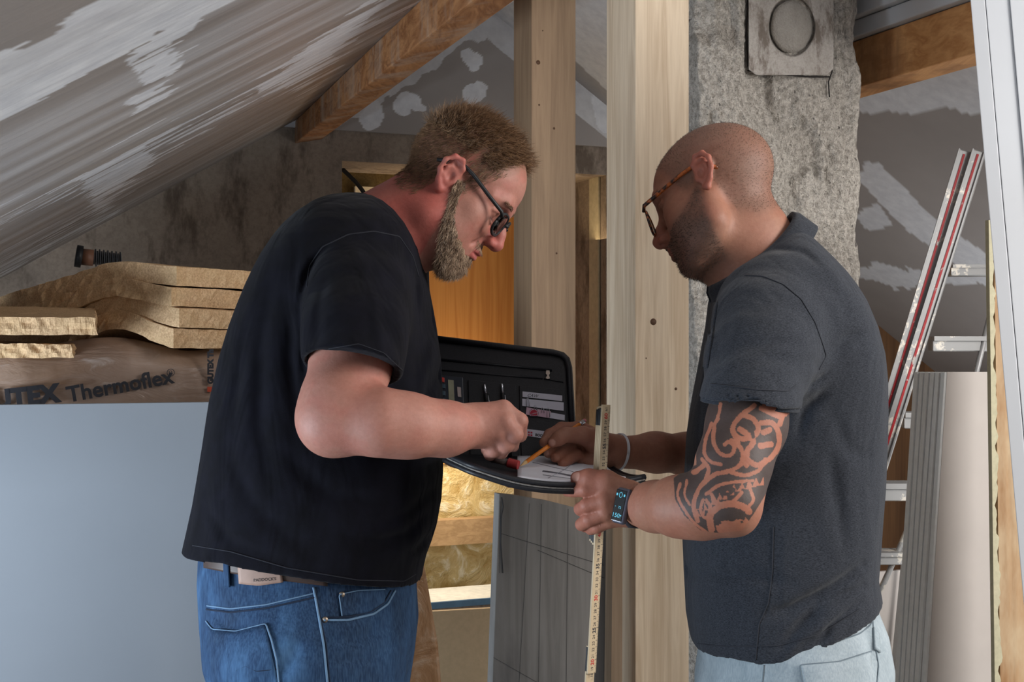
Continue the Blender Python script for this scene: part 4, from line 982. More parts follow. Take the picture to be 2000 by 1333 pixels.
# jeans
Mden, nt_, b_ = newmat('blue_denim', .85, .2)
f1 = noise(nt_, coords(nt_, (2, 2, 1)), 7, 4, .6); f2 = noise(nt_, coords(nt_, (500, 500, 60)), 1, 2, .6)
c_ = ramp(nt_, f1, [(.32, lin(17, 31, 52)), (.55, lin(30, 54, 84)), (.76, lin(64, 98, 134))]); c_ = mixc(nt_, .16, c_, ramp(nt_, f2, [(.35, lin(24, 40, 66)), (.65, lin(96, 130, 166))])); nt_.links.new(c_, b_.inputs['Base Color']); bump(nt_, b_, f2, .4, .0008)
bump(nt_, b_, noise(nt_, coords(nt_, (6, 6, 14)), 1.5, 3, .6, 1), .35, .012)
vj = Vol((-.55, 1.76, .04), (-.08, 2.24, 1.14), .0045)
vj.loft(*bound(jeA), 2.4, .0)
for q in (-1, 1): vj.chain([(-.315, 2+q*.085, .92), (-.305, 2+q*.095, .80), (-.30, 2+q*.105, .50), (-.33, 2+q*.115, .12)], [.135, .115, .085, .075], .03)
for pts, w, amp in [([(640, 1160), (645, 1250), (640, 1333)], .006, .002), ([(600, 1230), (570, 1290), (500, 1333)], .010, .006), ([(630, 1240), (700, 1250), (790, 1230)], .008, .003), ([(640, 1275), (720, 1290), (800, 1260)], .008, .003), ([(400, 1205), (440, 1225), (520, 1215)], .006, .004), ([(805, 1150), (812, 1200), (800, 1260)], .006, .005)]:
    vj.bend(pts, w, amp, 1.83, ymax=2.0)
vj.D = np.maximum(vj.D, vj.ax[2][None, None, :]-Q(0, 1020)[2])
jv, jf = vj.mesh(2); jeo = fastmesh('jeans', jv, jf, Mden, ma); TJ = bvh(jv, jf)
Mblu = plain('denim_seam', lin(96, 124, 152), .85); Mnav = plain('denim_navy_stitch', lin(22, 34, 54), .9)  # dark navy thread run beside the pale seams
drape('side_seam', TJ, [(612, 1148), (618, 1180), (632, 1260), (640, 1340)], .0018, Mblu, jeo); drape('side_seam', TJ, [(616, 1148), (624, 1200), (637, 1260), (645, 1340)], .0012, Mnav, jeo)
drape('yoke_seam', TJ, [(404, 1184), (450, 1190), (520, 1182), (612, 1160)], .0012, Mblu, jeo); drape('yoke_seam', TJ, [(403, 1191), (450, 1197), (520, 1189), (614, 1168)], .0014, Mnav, jeo)
patch('back_pocket', TJ, [(406, 1222), (416, 1231), (460, 1234), (518, 1220)], [(428, 1345), (480, 1345), (545, 1345)], Mden, jeo, .002)
drape('pocket_seam', TJ, [(402, 1214), (414, 1230), (460, 1234), (519, 1219), (530, 1250), (540, 1290), (545, 1340)], .0013, Mblu, jeo, .003)
drape('pocket_stitch', TJ, [(460, 1312), (480, 1302), (500, 1312), (540, 1308)], .0009, Mnav, jeo, .003)
drape('front_pocket_seam', TJ, [(632, 1212), (680, 1212), (730, 1200), (758, 1180), (772, 1154)], .0018, Mblu, jeo, .002); drape('front_pocket_seam', TJ, [(634, 1207), (680, 1206), (725, 1195), (752, 1176), (764, 1154)], .0012, Mnav, jeo, .002)
patch('coin_pocket', TJ, [(662, 1161), (700, 1154), (756, 1152)], [(667, 1204), (718, 1198), (750, 1178)], Mden, jeo, .0015); drape('coin_pocket_seam', TJ, [(668, 1204), (662, 1162), (700, 1154), (752, 1152)], .0009, Mblu, jeo, .003)
Mriv = plain('antique_metal', lin(150, 136, 122), .4, .5, .05, 40, .8)
for px, py in ((668, 1162), (635, 1211)):
    h_ = hit(TJ, px, py, .002); tube('rivet', [h_+Vector((0, .002, 0)), h_-Vector((0, .0015, 0))], .0042, Mriv, jeo, 14)
Mbelt = plain('brown_leather', lin(62, 46, 40), .5, .4)
patch('belt', TJ, [(399, 1066), (460, 1072), (560, 1090), (640, 1100)], [(399, 1110), (460, 1122), (560, 1136), (640, 1146)], Mbelt, jeo, .003)
patch('belt_loop', TJ, [(436, 1074), (446, 1075)], [(438, 1147), (449, 1148)], Mden, jeo, .002, 5, 12, .005)
lp = patch('leather_patch', TJ, [(463, 1084), (500, 1088), (548, 1100)], [(467, 1141), (505, 1145), (553, 1138)], plain('tan_leather', lin(150, 122, 108), .6), jeo, .002, 16, 10, .005)
ontext('lettering', "PADDOCK'S", 8.2, TJ, (495, 1137), (539, 1134), plain('brown_print', lin(52, 38, 34)), jeo, .012, .0085)
Mshoe = plain('black_shoe', lin(30, 30, 32), .6)
for q in (-1, 1):
    vsn = Vol((-.42, 1.80, -.0), (-.10, 2.26, .17), .006); vsn.cap((-.34, 2+q*.12, .055), (-.19, 2+q*.14, .040), .050, .042, .02); vsn.cap((-.345, 2+q*.12, .05), (-.34, 2+q*.12, .12), .048, .045, .02); vsn.D = np.maximum(vsn.D, .003-vsn.ax[2][None, None, :]); a, b = vsn.mesh(1); fastmesh('shoe', a, b, Mshoe, ma)
# ================================================================== the shaven headed man
mb = empty('person', (.42, 2.0, 0), 'man with shaven head in grey polo shirt, tattooed arm, holding a pencil and folding rule', 'person')
HB = Head((22.3, 159.2, 23.6), Q(1403, 390.4, 2.0), .955)
neckB = [(Q(1434, 398, 2.0), .040), (Q(1452, 450, 2.0), .0575), (Q(1468, 500, 2.0), .064), (Q(1500, 580, 2.0), .085)]
vh = head_volume(HB, neckB, full=-.001); hvb, hfb = vh.mesh(1); hvB = HB.w(hvb); hfB = hfb
NB = normals(hvB, hfB)
# near arm, hand holding the folder edge and the rule
v1 = Vol((.04, 1.60, 1.06), (.46, 1.93, 1.46), .0022)
ch(v1, [(1488, 640, 1.84, .052), (1474, 740, 1.77, .0535), (1458, 830, 1.715, .0505), (1432, 910, 1.685, .046), (1422, 975, 1.668, .041)], .02)
ch(v1, [(1420, 978, 1.665, .0415), (1370, 990, 1.685, .0400), (1325, 990, 1.712, .0375), (1280, 990, 1.765, .0320), (1236, 988, 1.808, .0265)], .02)
v1.ell(Q(1442, 1008, 1.668), (.020, .022, .022), .02)
mcb = [(1178, 958, 1.797), (1180, 980, 1.789), (1183, 1002, 1.792), (1190, 1018, 1.803)]
for i, p in enumerate(mcb): v1.chain([Q(1236, 974+i*9, 1.808), Q(*p)], [.0195, (.0125, .0125, .0120, .0110)[i]], .010)
v1.cap(Q(1232, 988, 1.812), Q(1195, 985, 1.812), .024, .020, .012)
finger(v1, [mcb[0], (1143, 957, 1.797), (1120, 959, 1.812), (1108, 960, 1.828)], [.0118, .0104, .0094, .0080], .002)
finger(v1, [mcb[1], (1146, 988, 1.795), (1134, 995, 1.818), (1140, 1000, 1.842)], [.0118, .0104, .0096, .0082], .002)
finger(v1, [mcb[2], (1150, 1016, 1.797), (1136, 1025, 1.818), (1143, 1030, 1.842)], [.0112, .0100, .0092, .0080], .002)
finger(v1, [mcb[3], (1166, 1030, 1.806), (1154, 1034, 1.825), (1158, 1036, 1.845)], [.0102, .0092, .0084, .0074], .002)
finger(v1, [(1228, 962, 1.806), (1184, 941, 1.800), (1150, 935, 1.803), (1127, 934, 1.812)], [.0175, .0150, .0125, .0095], .008)
a1, f1_ = v1.mesh(2)
# far arm, palm side of the hand with the pencil
v2 = Vol((.03, 1.95, 1.13), (.42, 2.30, 1.46), .0020)
ch(v2, [(1500, 700, 2.17, .052), (1450, 830, 2.19, .046), (1410, 888, 2.18, .036), (1345, 888, 2.155, .0335), (1280, 884, 2.125, .0305), (1215, 884, 2.095, .0265)], .02)
for p, r in (((1132, 838, 2.092), .0150), ((1126, 858, 2.090), .0155), ((1130, 880, 2.080), .0150), ((1140, 900, 2.070), .0140)): v2.chain([Q(1205, 884, 2.092), Q(*p)], [.021, r*.88], .007)
v2.chain([Q(1200, 875, 2.08), Q(1165, 862, 2.055), Q(1138, 851, 2.035)], [.021, .0185, .0145], .012)       # ball of the thumb
v2.chain([Q(1195, 895, 2.075), Q(1150, 905, 2.060)], [.020, .015], .012)
finger(v2, [(1138, 851, 2.035), (1103, 850, 2.018), (1091, 857, 2.012), (1080, 864, 2.010)], [.0140, .0118, .0112, .0088], .005)
finger(v2, [(1132, 838, 2.092), (1097, 838, 2.082), (1074, 850, 2.058), (1062, 865, 2.034)], [.0118, .0108, .0095, .0078], .004)
finger(v2, [(1126, 860, 2.088), (1106, 862, 2.062), (1084, 873, 2.044), (1072, 885, 2.028)], [.0115, .0105, .0095, .0088], .003)
finger(v2, [(1130, 882, 2.078), (1114, 874, 2.052), (1096, 884, 2.036), (1085, 894, 2.020)], [.0110, .0102, .0092, .0085], .003)
finger(v2, [(1142, 901, 2.066), (1126, 890, 2.044), (1110, 898, 2.028), (1099, 906, 2.014)], [.0102, .0096, .0088, .0080], .003)
for pts in ([(1132, 868, 2.05), (1152, 873, 2.045), (1166, 890, 2.05)], [(1128, 880, 2.05), (1130, 905, 2.04)]): v2.chain([Q(*p) for p in pts], [.0016]*len(pts), .003, sub=True)
a2, f2_ = v2.mesh(2)
v3 = Vol((.14, 1.78, .04), (.62, 2.24, 1.58), .009)
ys = (500, 600, 800, 1000, 1200)
v3.loft([Q(0, y_)[2] for y_ in ys], [Q(x_, 0)[0] for x_ in (1480, 1430, 1385, 1370, 1375)], [Q(x_, 0)[0] for x_ in (1580, 1660, 1690, 1680, 1680)], [2.0]*5, [.06, .13, .14, .13, .13], 2.2, .01)
for q in (-1, 1): v3.chain([(.43, 2+q*.08, 1.0), (.44, 2+q*.09, .80), (.43, 2+q*.10, .48), (.46, 2+q*.11, .09)], [.065, .065, .05, .04], .03); v3.cap((.46, 2+q*.11, .075), (.34, 2+q*.13, .055), .038, .032, .02)
a3, f3_ = v3.mesh(1)
# finer skin where the tattoo runs: split each quad of the near arm in four
def refine(v, f):
    f = f.astype(np.int64)
    E = np.concatenate([f[:, [i, (i+1) % 4]] for i in range(4)]); Es = np.sort(E, 1); key = Es[:, 0]*len(v)+Es[:, 1]; u, inv = np.unique(key, return_inverse=True)
    e0, e1 = u//len(v), u % len(v); em = (v[e0]+v[e1])/2; fc = v[f].mean(1); n = len(v); m = len(f); mid = (n+inv).reshape(4, m); c = n+len(u)+np.arange(m)
    F_ = np.concatenate([np.stack([f[:, i], mid[i], c, mid[(i-1) % 4]], 1) for i in range(4)]); return np.concatenate([v, em, fc]), F_
a1r, f1r = refine(a1, f1_)
NBV, NBF = merge([(hvB, hfB), (a1r, f1r), (a2, f2_), (a3, f3_)])
bodyB = fastmesh('body', NBV, NBF, Mskin, mb)
nhb = len(hvB); isH = np.zeros(len(NBV), bool); isH[:nhb] = True; isArm = np.zeros(len(NBV), bool); isArm[nhb:nhb+len(a1r)] = True
lo_ = HB.l(NBV); x, y, z = lo_.T; base = np.tile(L3(150, 105, 84), (len(NBV), 1)); nse = fbm(NBV*40, 3, 14)
base = blend(base, L3(168, 88, 76), np.where(isH, .5*sstep(.0, .02, np.abs(y)-.068)*(x < .02)+.35*np.exp(-((x-.112)**2+(z+.03)**2)/.0005), .12*nse)+isArm*.25*sstep(1200, 1160, proj(NBV)[0]))
hl = np.interp(x, XL, ZL)-.006; scalp = sstep(-.012, .018, z-hl)*isH*(np.abs(y) < .0805); base = blend(base, L3(112, 86, 72), scalp*(.50+.25*nse))
stub = sstep(.012, -.012, z-np.interp(x, [-.02, .0, .015, .03, .05, .075, .12], [-.06, -.015, -.002, -.022, -.040, -.048, -.050]))*sstep(-.135, -.105, z)*sstep(.0, .018, x+.0)*isH
lipB = np.exp(-((z+.0655)/.0075)**4)*(x > .086)*(np.abs(y) < .020)*isH
base = blend(base, L3(88, 72, 64), stub*(.45+.35*nse)*(1-lipB)); base = blend(base, L3(140, 84, 76), .7*lipB)
for q in (-1, 1):
    base = blend(base, L3(48, 34, 30), .85*np.exp(-(((z+.0045)/.0018)**2))*(np.abs(y*q-.031) < .013)*(x > .075)*isH)
    base = blend(base, L3(70, 52, 44), .75*np.exp(-((z-.030)/.0045)**2)*(x > .062)*(np.abs(y*q-.031) < .020)*isH)
# tattoo: dark fields with bare scroll work, drawn in the side view of the arm
px_, py_ = proj(NBV)
T4 = lambda L: [(1040+.2626*a, 740+.2626*b) for a, b in L]
wob = (fbm(NBV*120, 2, 77)-.5)*3.0; tx, ty = px_+wob, py_+wob
field = inpoly(px_, py_, T4([(1180, -100), (2000, -100), (1960, 300), (1860, 520), (1760, 820), (1650, 1000), (1560, 1130), (1390, 1150), (1250, 1130), (1130, 1020), (1060, 900), (1050, 740), (1130, 680), (1220, 640)]))
bare = np.zeros(len(NBV)); 
def stroke(pts, w, val=1.0):
    global bare
    q = T4(pts); q = [tuple(p) for p in spline(q, 8)] if len(q) > 2 else q
    d = dpoly(tx, ty, q); bare = np.where(d < w*.2626, val, bare)
for pts, w in [([(1650, 200), (1540, 290), (1490, 370), (1530, 440), (1620, 440), (1680, 380), (1640, 300), (1560, 270)], 19), ([(1500, 330), (1490, 400), (1530, 470)], 16), ([(1545, 380), (1590, 410), (1640, 470), (1600, 540), (1590, 640)], 22),
               ([(1700, 330), (1780, 330), (1830, 400), (1830, 500), (1760, 600), (1660, 640), (1600, 600)], 20), ([(1700, 220), (1830, 280), (1900, 250)], 18), ([(1730, 200), (1850, 260), (1840, 340)], 20), ([(1720, 400), (1760, 380)], 22), ([(1700, 500), (1770, 490)], 24),
               ([(1380, 300), (1350, 360), (1350, 480), (1400, 560), (1470, 570), (1500, 510), (1460, 470), (1430, 490)], 15), ([(1480, 460), (1550, 520), (1560, 620), (1490, 680), (1370, 710), (1280, 770), (1220, 860), (1200, 960), (1230, 1060)], 17),
               ([(1330, 330), (1290, 450), (1280, 560), (1330, 620), (1400, 640)], 13), ([(1380, 280), (1400, 190)], 12), ([(1480, 700), (1580, 720), (1680, 680), (1730, 600)], 15), ([(1260, 600), (1310, 670), (1290, 750)], 14), ([(1200, 700), (1270, 650)], 18),
               ([(1330, 860), (1380, 930), (1480, 920), (1560, 850)], 14), ([(1620, 820), (1640, 900), (1600, 960)], 12), ([(1100, 780), (1080, 860), (1120, 960), (1200, 1070), (1290, 1140)], 10), ([(1150, 760), (1130, 860), (1170, 940)], 9), ([(1270, 900), (1250, 980), (1290, 1040), (1320, 960), (1290, 900)], 11),
               ([(1330, 1120), (1320, 1020), (1380, 960), (1480, 930), (1580, 960), (1610, 990)], 26), ([(1420, 1110), (1500, 1110), (1560, 1080)], 52), ([(1640, 760), (1500, 770), (1380, 800), (1290, 860)], 12)]: stroke(pts, w)
# band of teeth
for i in range(9):
    t = i/8; cx, cy = 1690-440*t, 770+60*t+170*t*t; 
    q = T4([(cx-26, cy-34+12*t), (cx+26, cy-34), (cx, cy+22)]); bare = np.where(inpoly(tx, ty, T4([(cx-30, cy-30), (cx+30, cy-34), (cx+32, cy+26), (cx-30, cy+28)])) & ~inpoly(tx, ty, q), 1, bare)
for pts, w in [([(1380, 1080), (1400, 1030), (1480, 1010), (1570, 1040)], 16), ([(1370, 830), (1440, 860), (1500, 830), (1430, 820)], 12), ([(1550, 340), (1620, 360), (1640, 430)], 14), ([(1450, 500), (1470, 530)], 7)]: stroke(pts, w, 0.0)
for i in range(6):
    a = -2.9+i*.5; cx, cy = 1480+85*math.cos(a), 1092+62*math.sin(a); bare = np.where(np.hypot(tx-(1040+.2626*cx), ty-(740+.2626*cy)) < 2.6, 0, bare)
solid = sstep(915, 870, py_)*.0
ink = field*isArm*(1-bare)
base = blend(base, L3(56, 50, 48), ink*.93); base = blend(base, L3(172, 104, 78), field*isArm*bare*.45)
for (nx_, ny_, nY), rr_ in (((1077, 866, 2.0), .006), ((1124, 931, 1.802), .0065), ((1110, 958, 1.822), .005), ((1066, 885, 2.02), .0045)):
    dd = np.linalg.norm(NBV-Q(nx_, ny_, nY)[None], axis=1); base = blend(base, L3(206, 164, 148), .75*sstep(rr_*1.25, rr_, dd))
setcol(bodyB.data, 'skin', base)
i = pick((scalp[:nhb] > .5) & (np.abs(y[:nhb]) < .076), 5000); NLb = NB @ HB.Mi.T; NLb /= np.linalg.norm(NLb, axis=1)[:, None]
Mstub = hairmat('short_dark_stubble', lin(52, 42, 36), lin(84, 70, 60))
strands('hair_stubble', hvB[i], NB[i]+(rg.random((len(i), 3))-.5)*.6, NLb[i] @ HB.M.T*0+np.array([[.3, .2, 1.0]]), .0016, .00022, Mstub, mb, .3, 6)
i = pick(stub[:nhb] > .6, 5000); i = i[(lipB[i] < .2)]
strands('beard_stubble', hvB[i], NB[i]+(rg.random((len(i), 3))-.5)*.8, np.tile(np.array([[.3, .2, 1.0]]), (len(i), 1)), .0028, .00024, Mstub, mb, .3, 7)
Mtor, nt_, b_ = newmat('tortoiseshell', .25, .5); f_ = noise(nt_, coords(nt_), 90, 2, .5); nt_.links.new(ramp(nt_, f_, [(.45, lin(40, 24, 20)), (.62, lin(168, 86, 34))]), b_.inputs['Base Color'])
glasses(HB, mb, Mtor, 'tortoiseshell eyeglasses slid down the nose', dx=.013, dz=-.006, r=.0019, round_=True, tk=1.7)
# polo shirt
Mpolo = fabric('grey_melange_pique', lin(28, 30, 35), lin(62, 65, 72), weave=1200, fold=.32, melange=1.0, foldscale=(14, 14, 5))
pol = [(452, 1508, 1560, 2.0, .050), (470, 1492, 1582, 2.0, .080), (490, 1470, 1600, 2.0, .105), (510, 1446, 1618, 2.0, .130), (535, 1420, 1640, 2.0, .152), (560, 1400, 1658, 2.0, .166), (590, 1389, 1676, 2.0, .176), (640, 1382, 1698, 2.0, .182), (690, 1372, 1712, 2.0, .182), (740, 1362, 1718, 2.0, .178), (800, 1352, 1720, 2.0, .172), (850, 1345, 1720, 2.0, .168),
       (950, 1339, 1717, 2.0, .166), (1060, 1337, 1708, 2.0, .168), (1120, 1339, 1702, 2.0, .170), (1160, 1341, 1708, 2.0, .172), (1200, 1343, 1706, 2.0, .174), (1240, 1350, 1700, 2.0, .176), (1262, 1356, 1698, 2.0, .178), (1320, 1366, 1694, 2.0, .178)]
jeB = [(1090, 1372, 1684, 2.0, .150), (1130, 1370, 1690, 2.0, .150), (1180, 1368, 1702, 2.0, .155), (1230, 1368, 1722, 2.0, .160), (1290, 1372, 1730, 2.0, .165), (1333, 1362, 1724, 2.0, .166), (1400, 1360, 1712, 2.0, .165)]
bb = ((.16, 1.62, .84), (.62, 2.24, 1.60), .0034)
vt = Vol(*bb); vt.loft(*bound(pol), 2.35, .0); vs_ = Vol(*bb)
ch(vs_, [(1505, 610, 1.90, .082), (1500, 650, 1.845, .080), (1484, 700, 1.795, .073), (1464, 790, 1.735, .0635), (1458, 830, 1.71, .0640)], .02)
ch(vs_, [(1530, 660, 1.88, .078), (1545, 720, 1.85, .050)], .03)
a_, b2_, c2_ = Q(1382, 779, 1.735), Q(1546, 796, 1.74), Q(1464, 792, 1.67); n_ = np.cross(b2_-a_, c2_-a_); n_ /= np.linalg.norm(n_); n_ = n_ if n_[2] < 0 else -n_
X_, Y_, Z_ = vs_.ax[0][:, None, None], vs_.ax[1][None, :, None], vs_.ax[2][None, None, :]
pl = (X_-a_[0])*n_[0]+(Y_-a_[1])*n_[1]+(Z_-a_[2])*n_[2]; vs_.D = np.maximum(vs_.D, pl).astype(np.float32)
vs_.chain([Q(1470, 762, 1.757), Q(1464, 790, 1.735), Q(1458, 840, 1.70)], [.054, .0562, .0572], .004, sub=True)
vt.chain([Q(1520, 610, 2.10), Q(1480, 700, 2.17), Q(1460, 790, 2.19)], [.075, .068, .058], .03)
k = .018; hh = np.maximum(k-np.abs(vt.D-vs_.D), 0)/k; vt.D = np.minimum(vt.D, vs_.D)-hh*hh*k*.25
hq = [Q(*q_) for q_ in ((1345, 1268, 1.99), (1375, 1282, 1.92), (1430, 1294, 1.85), (1490, 1300, 1.835), (1560, 1284, 1.835), (1640, 1240, 1.865), (1690, 1190, 1.94), (1715, 1160, 2.0))]; hx = [q_[0] for q_ in hq]; hz = [q_[2] for q_ in hq]
zh = np.interp(vt.ax[0], hx, hz)[:, None, None]; vt.D = np.maximum(vt.D, (zh-Z_)).astype(np.float32)
vi = Vol(*bb); vi.loft(*bound(jeB), 2.4, .0, off=.004); vi.D = np.maximum(vi.D, (Z_-zh-.05))
for pts, w, amp in [([(1690, 1110), (1620, 1150), (1540, 1190), (1500, 1200)], .009, .010), ([(1690, 1150), (1600, 1180), (1560, 1220), (1530, 1260)], .008, .007), ([(1680, 1180), (1620, 1220), (1590, 1260)], .006, .005), ([(1350, 1170), (1400, 1135), (1470, 1125), (1540, 1140)], .009, .005),
                    ([(1606, 728), (1580, 745), (1562, 756)], .007, .005), ([(1612, 760), (1570, 800), (1555, 860)], .008, .005), ([(1400, 720), (1460, 700), (1560, 705), (1590, 715)], .006, .002), ([(1420, 680), (1480, 668), (1550, 675)], .006, .002), ([(1620, 690), (1650, 660), (1690, 650)], .008, .003),
                    ([(1620, 900), (1640, 1000), (1650, 1080)], .012, .004), ([(1395, 590), (1390, 640), (1380, 720)], .006, .004), ([(1415, 600), (1395, 680)], .005, .003), ([(1520, 480), (1580, 490), (1610, 520)], .006, .003), ([(1640, 1200), (1560, 1240), (1520, 1290)], .007, -.004), ([(1620, 800), (1660, 880), (1700, 900)], .012, .003)]:
    vt.bend(pts, w, amp*1.25, 1.84, ymax=2.0); vi.bend(pts, w, amp*1.25, 1.84, ymax=2.0)
vt.D = np.maximum(vt.D, -vi.D)
tv, tf = vt.mesh(2); tn = normals(tv, tf); tv = tv+tn*((fbm(tv*np.array([17, 17, 8]), 2, 51)-.5)*.004)[:, None]
polo = fastmesh('polo_shirt', tv, tf, Mpolo, mb); TB = bvh(tv, tf)
Mpst = plain('charcoal_stitching', lin(40, 42, 49), .9)
drape('sleeve_seam', TB, [(1455, 538), (1490, 540), (1530, 556), (1565, 585), (1592, 630), (1606, 670), (1614, 696), (1600, 722)], .0011, Mpst, polo)
drape('sleeve_hem', TB, [(1388, 750), (1420, 754), (1480, 762), (1540, 764), (1556, 752)], .0009, Mpst, polo)
drape('side_seam', TB, [(1510, 1030), (1508, 1120), (1500, 1180), (1482, 1220), (1476, 1290)], .0009, Mpst, polo)
drape('bottom_hem', TB, [(1362, 1258), (1420, 1264), (1520, 1262), (1600, 1240), (1680, 1190)], .0009, Mpst, polo)
# stitched band at the sleeve end
sb_v, sb_f = [], []; sc0 = np.array(Q(1468, 762, 1.757)); sc1 = np.array(Q(1464, 794, 1.735)); NS = 56
for i in range(NS):
    t = 2*math.pi*i/NS; e = np.array([math.cos(t), math.sin(t), 0])
    for cc, rr_ in ((sc0, .0668), (sc1*.5+sc0*.5, .0668), (sc1, .0662), (sc1-np.array([0, 0, .001]), .0640), (sc1+np.array([0, 0, .004]), .0590)):
        q = cc+e*rr_; q[2] = q[2]-(n_[0]*e[0]+n_[1]*e[1])*rr_/n_[2]; sb_v.append(q)
for i in range(NS):
    j = (i+1) % NS
    for k in range(4): sb_f.append([i*5+k, j*5+k, j*5+k+1, i*5+k+1])
mesh('sleeve_band', sb_v, sb_f, Mpolo, polo, True)
# turned-down collar: a band around the neck
def collar():
    cols = []; N = 48
    ctr = Vector(Q(1487, 500, 2.0)); fr_ = Vector(Q(1396, 566, 2.0)); bk = Vector(Q(1560, 446, 2.0)); c = (fr_+bk)/2; e1 = (bk-fr_)/2; up_ = Vector((-.56, 0, .83)) if False else Vector((-e1.z, 0, e1.x)).normalized()
    up_ = up_ if up_.z > 0 else -up_
    vs, fs = [], []
    prof = [(-.018, .006), (-.004, .000), (.008, .001), (.012, .006), (.006, .012), (-.010, .017), (-.026, .022)]
    for i in range(N+1):
        t = math.pi+.10+(2*math.pi-.20)*i/N; ct, st = math.cos(t), math.sin(t); fall = 1.0+.18*max(0, -ct)
        for h_, o_ in prof:
            p = c+e1*ct*(1+o_/e1.length)+Vector((0, 1, 0))*st*(.071+o_)+up_*(h_*fall+.004*ct+.010*(1-abs(st)**2)*(1 if ct > 0 else 0)-.006*abs(st))
            vs.append(p)
    m = len(prof)
    for i in range(N):
        for k in range(m-1): fs.append([i*m+k, (i+1)*m+k, (i+1)*m+k+1, i*m+k+1])
    o = mesh('collar', vs, fs, Mpolo, polo, True); s = o.modifiers.new('thick', 'SOLIDIFY'); s.thickness = .0028; s.offset = 0
collar()
patch('button_placket', TB, [(1392, 592), (1402, 590)], [(1372, 716), (1382, 720)], Mpolo, polo, .002, 5, 14)
# trousers
Mtro, nt_, b_ = newmat('pale_grey_twill', .85, .2)
f1 = noise(nt_, coords(nt_, (2, 2, 1)), 8, 4, .6); f2 = noise(nt_, coords(nt_, (500, 500, 90)), 1, 2, .6)
c_ = ramp(nt_, f1, [(.35, lin(130, 142, 148)), (.7, lin(158, 168, 174))]); c_ = mixc(nt_, .25, c_, ramp(nt_, f2, [(.35, lin(116, 130, 138)), (.65, lin(180, 188, 192))])); nt_.links.new(c_, b_.inputs['Base Color']); bump(nt_, b_, f2, .3, .0008); bump(nt_, b_, noise(nt_, coords(nt_, (6, 6, 12)), 1.5, 3, .6, 1), .3, .012)
vj = Vol((.15, 1.78, .04), (.66, 2.24, 1.12), .0045); vj.loft(*bound(jeB), 2.4, .0)
for q in (-1, 1): vj.chain([(.435, 2+q*.075, .88), (.44, 2+q*.085, .76), (.43, 2+q*.095, .48), (.46, 2+q*.105, .12)], [.125, .105, .078, .07], .03)
for pts, w, amp in [([(1705, 1200), (1700, 1260), (1708, 1333)], .005, .004), ([(1560, 1290), (1480, 1320), (1420, 1333)], .01, .004)]: vj.bend(pts, w, amp, 1.85, ymax=2.0)
vj.D = np.maximum(vj.D, vj.ax[2][None, None, :]-Q(0, 1110)[2])
jv, jf = vj.mesh(2); tro = fastmesh('trousers', jv, jf, Mtro, mb); TK = bvh(jv, jf)
Mtst = plain('grey_twill_seam', lin(104, 116, 124), .9)
patch('back_pocket', TK, [(1562, 1299), (1640, 1292), (1700, 1274)], [(1572, 1345), (1640, 1345), (1706, 1345)], Mtro, tro, .002)
drape('pocket_seam', TK, [(1570, 1345), (1562, 1300), (1640, 1293), (1702, 1273)], .0012, Mtst, tro, .003); drape('pocket_seam', TK, [(1566, 1316), (1640, 1310), (1700, 1292)], .0008, Mtst, tro, .003)
drape('waist_seam', TK, [(1640, 1252), (1680, 1238), (1700, 1222), (1712, 1200)], .0010, Mtst, tro); drape('side_seam', TK, [(1492, 1300), (1488, 1345)], .0010, Mtst, tro); drape('centre_seam', TK, [(1704, 1190), (1706, 1240), (1716, 1300), (1712, 1345)], .0011, Mtst, tro)
patch('hip_pocket_flap', TK, [(1706, 1226), (1716, 1238)], [(1708, 1268), (1719, 1276)], Mtro, tro, .003, 5, 8)
for q in (-1, 1):
    vsn = Vol((.22, 1.80, -.0), (.56, 2.26, .17), .006); vsn.cap((.47, 2+q*.11, .055), (.33, 2+q*.13, .040), .048, .040, .02); vsn.cap((.475, 2+q*.11, .05), (.47, 2+q*.11, .12), .046, .043, .02); vsn.D = np.maximum(vsn.D, .003-vsn.ax[2][None, None, :]); a, b = vsn.mesh(1); fastmesh('shoe', a, b, Mshoe, mb)
# watch on the near wrist
wax = Vector(Q(1270, 990, 1.775)-Q(1222, 988, 1.815)).normalized(); wc = Vector(Q(1238, 989, 1.806))
wn = (CAM-wc).normalized(); wn = (wn+Vector((-.45, 0, .05))); wn = (wn-wax*wn.dot(wax)*.35).normalized(); wu = wn.cross(Vector((1, 0, .0))).normalized(); wu = Vector((0.18, 0, 1)); wu = (wu-wn*wu.dot(wn)).normalized(); wr = wu.cross(wn).normalized()
if wr.x < 0: wr = -wr
wt = tube_data([wc-wax*.010, wc-wax*.0095, wc+wax*.0095, wc+wax*.010], [.0290, .0310, .0312, .0292], 40)
Mstrap = plain('dark_grey_strap', lin(44, 44, 52), .55, .4)
strap = mesh('watch_strap', wt[0], wt[1][:-2], Mstrap, mb, True); s = strap.modifiers.new('thick', 'SOLIDIFY'); s.thickness = .0015
ctr = Vector(Q(1215, 989, 1.772))
def rbox(name, c, ex, ey, ez, m, parent, b): o = boxes(name, [(c, ex, ey, ez, (wr, wu, wn))], m, parent); bevel(o, b, 4); return o
case = rbox('watch_case', ctr, .0215, .0500, .011, plain('grey_aluminium_case', lin(92, 92, 104), .35, .5, .05, 40, .6), mb, .0045)
scr = rbox('screen', ctr+wn*.0048-wr*.0015, .0175, .0440, .0024, plain('black_glass', lin(8, 10, 12), .12, .6), case, .001)
Mcy, nt_, b_ = newmat('lit_cyan_digits', .5); b_.inputs['Base Color'].default_value = lin(60, 150, 170); b_.inputs['Emission Color'].default_value = lin(110, 200, 225); b_.inputs['Emission Strength'].default_value = .55
def wtxt(s_, size, ox, oy): text('digits', s_, size, frame(ctr+wn*.0063-wr*.0015+wr*ox+wu*oy, wr, wu), Mcy, scr, .0001)
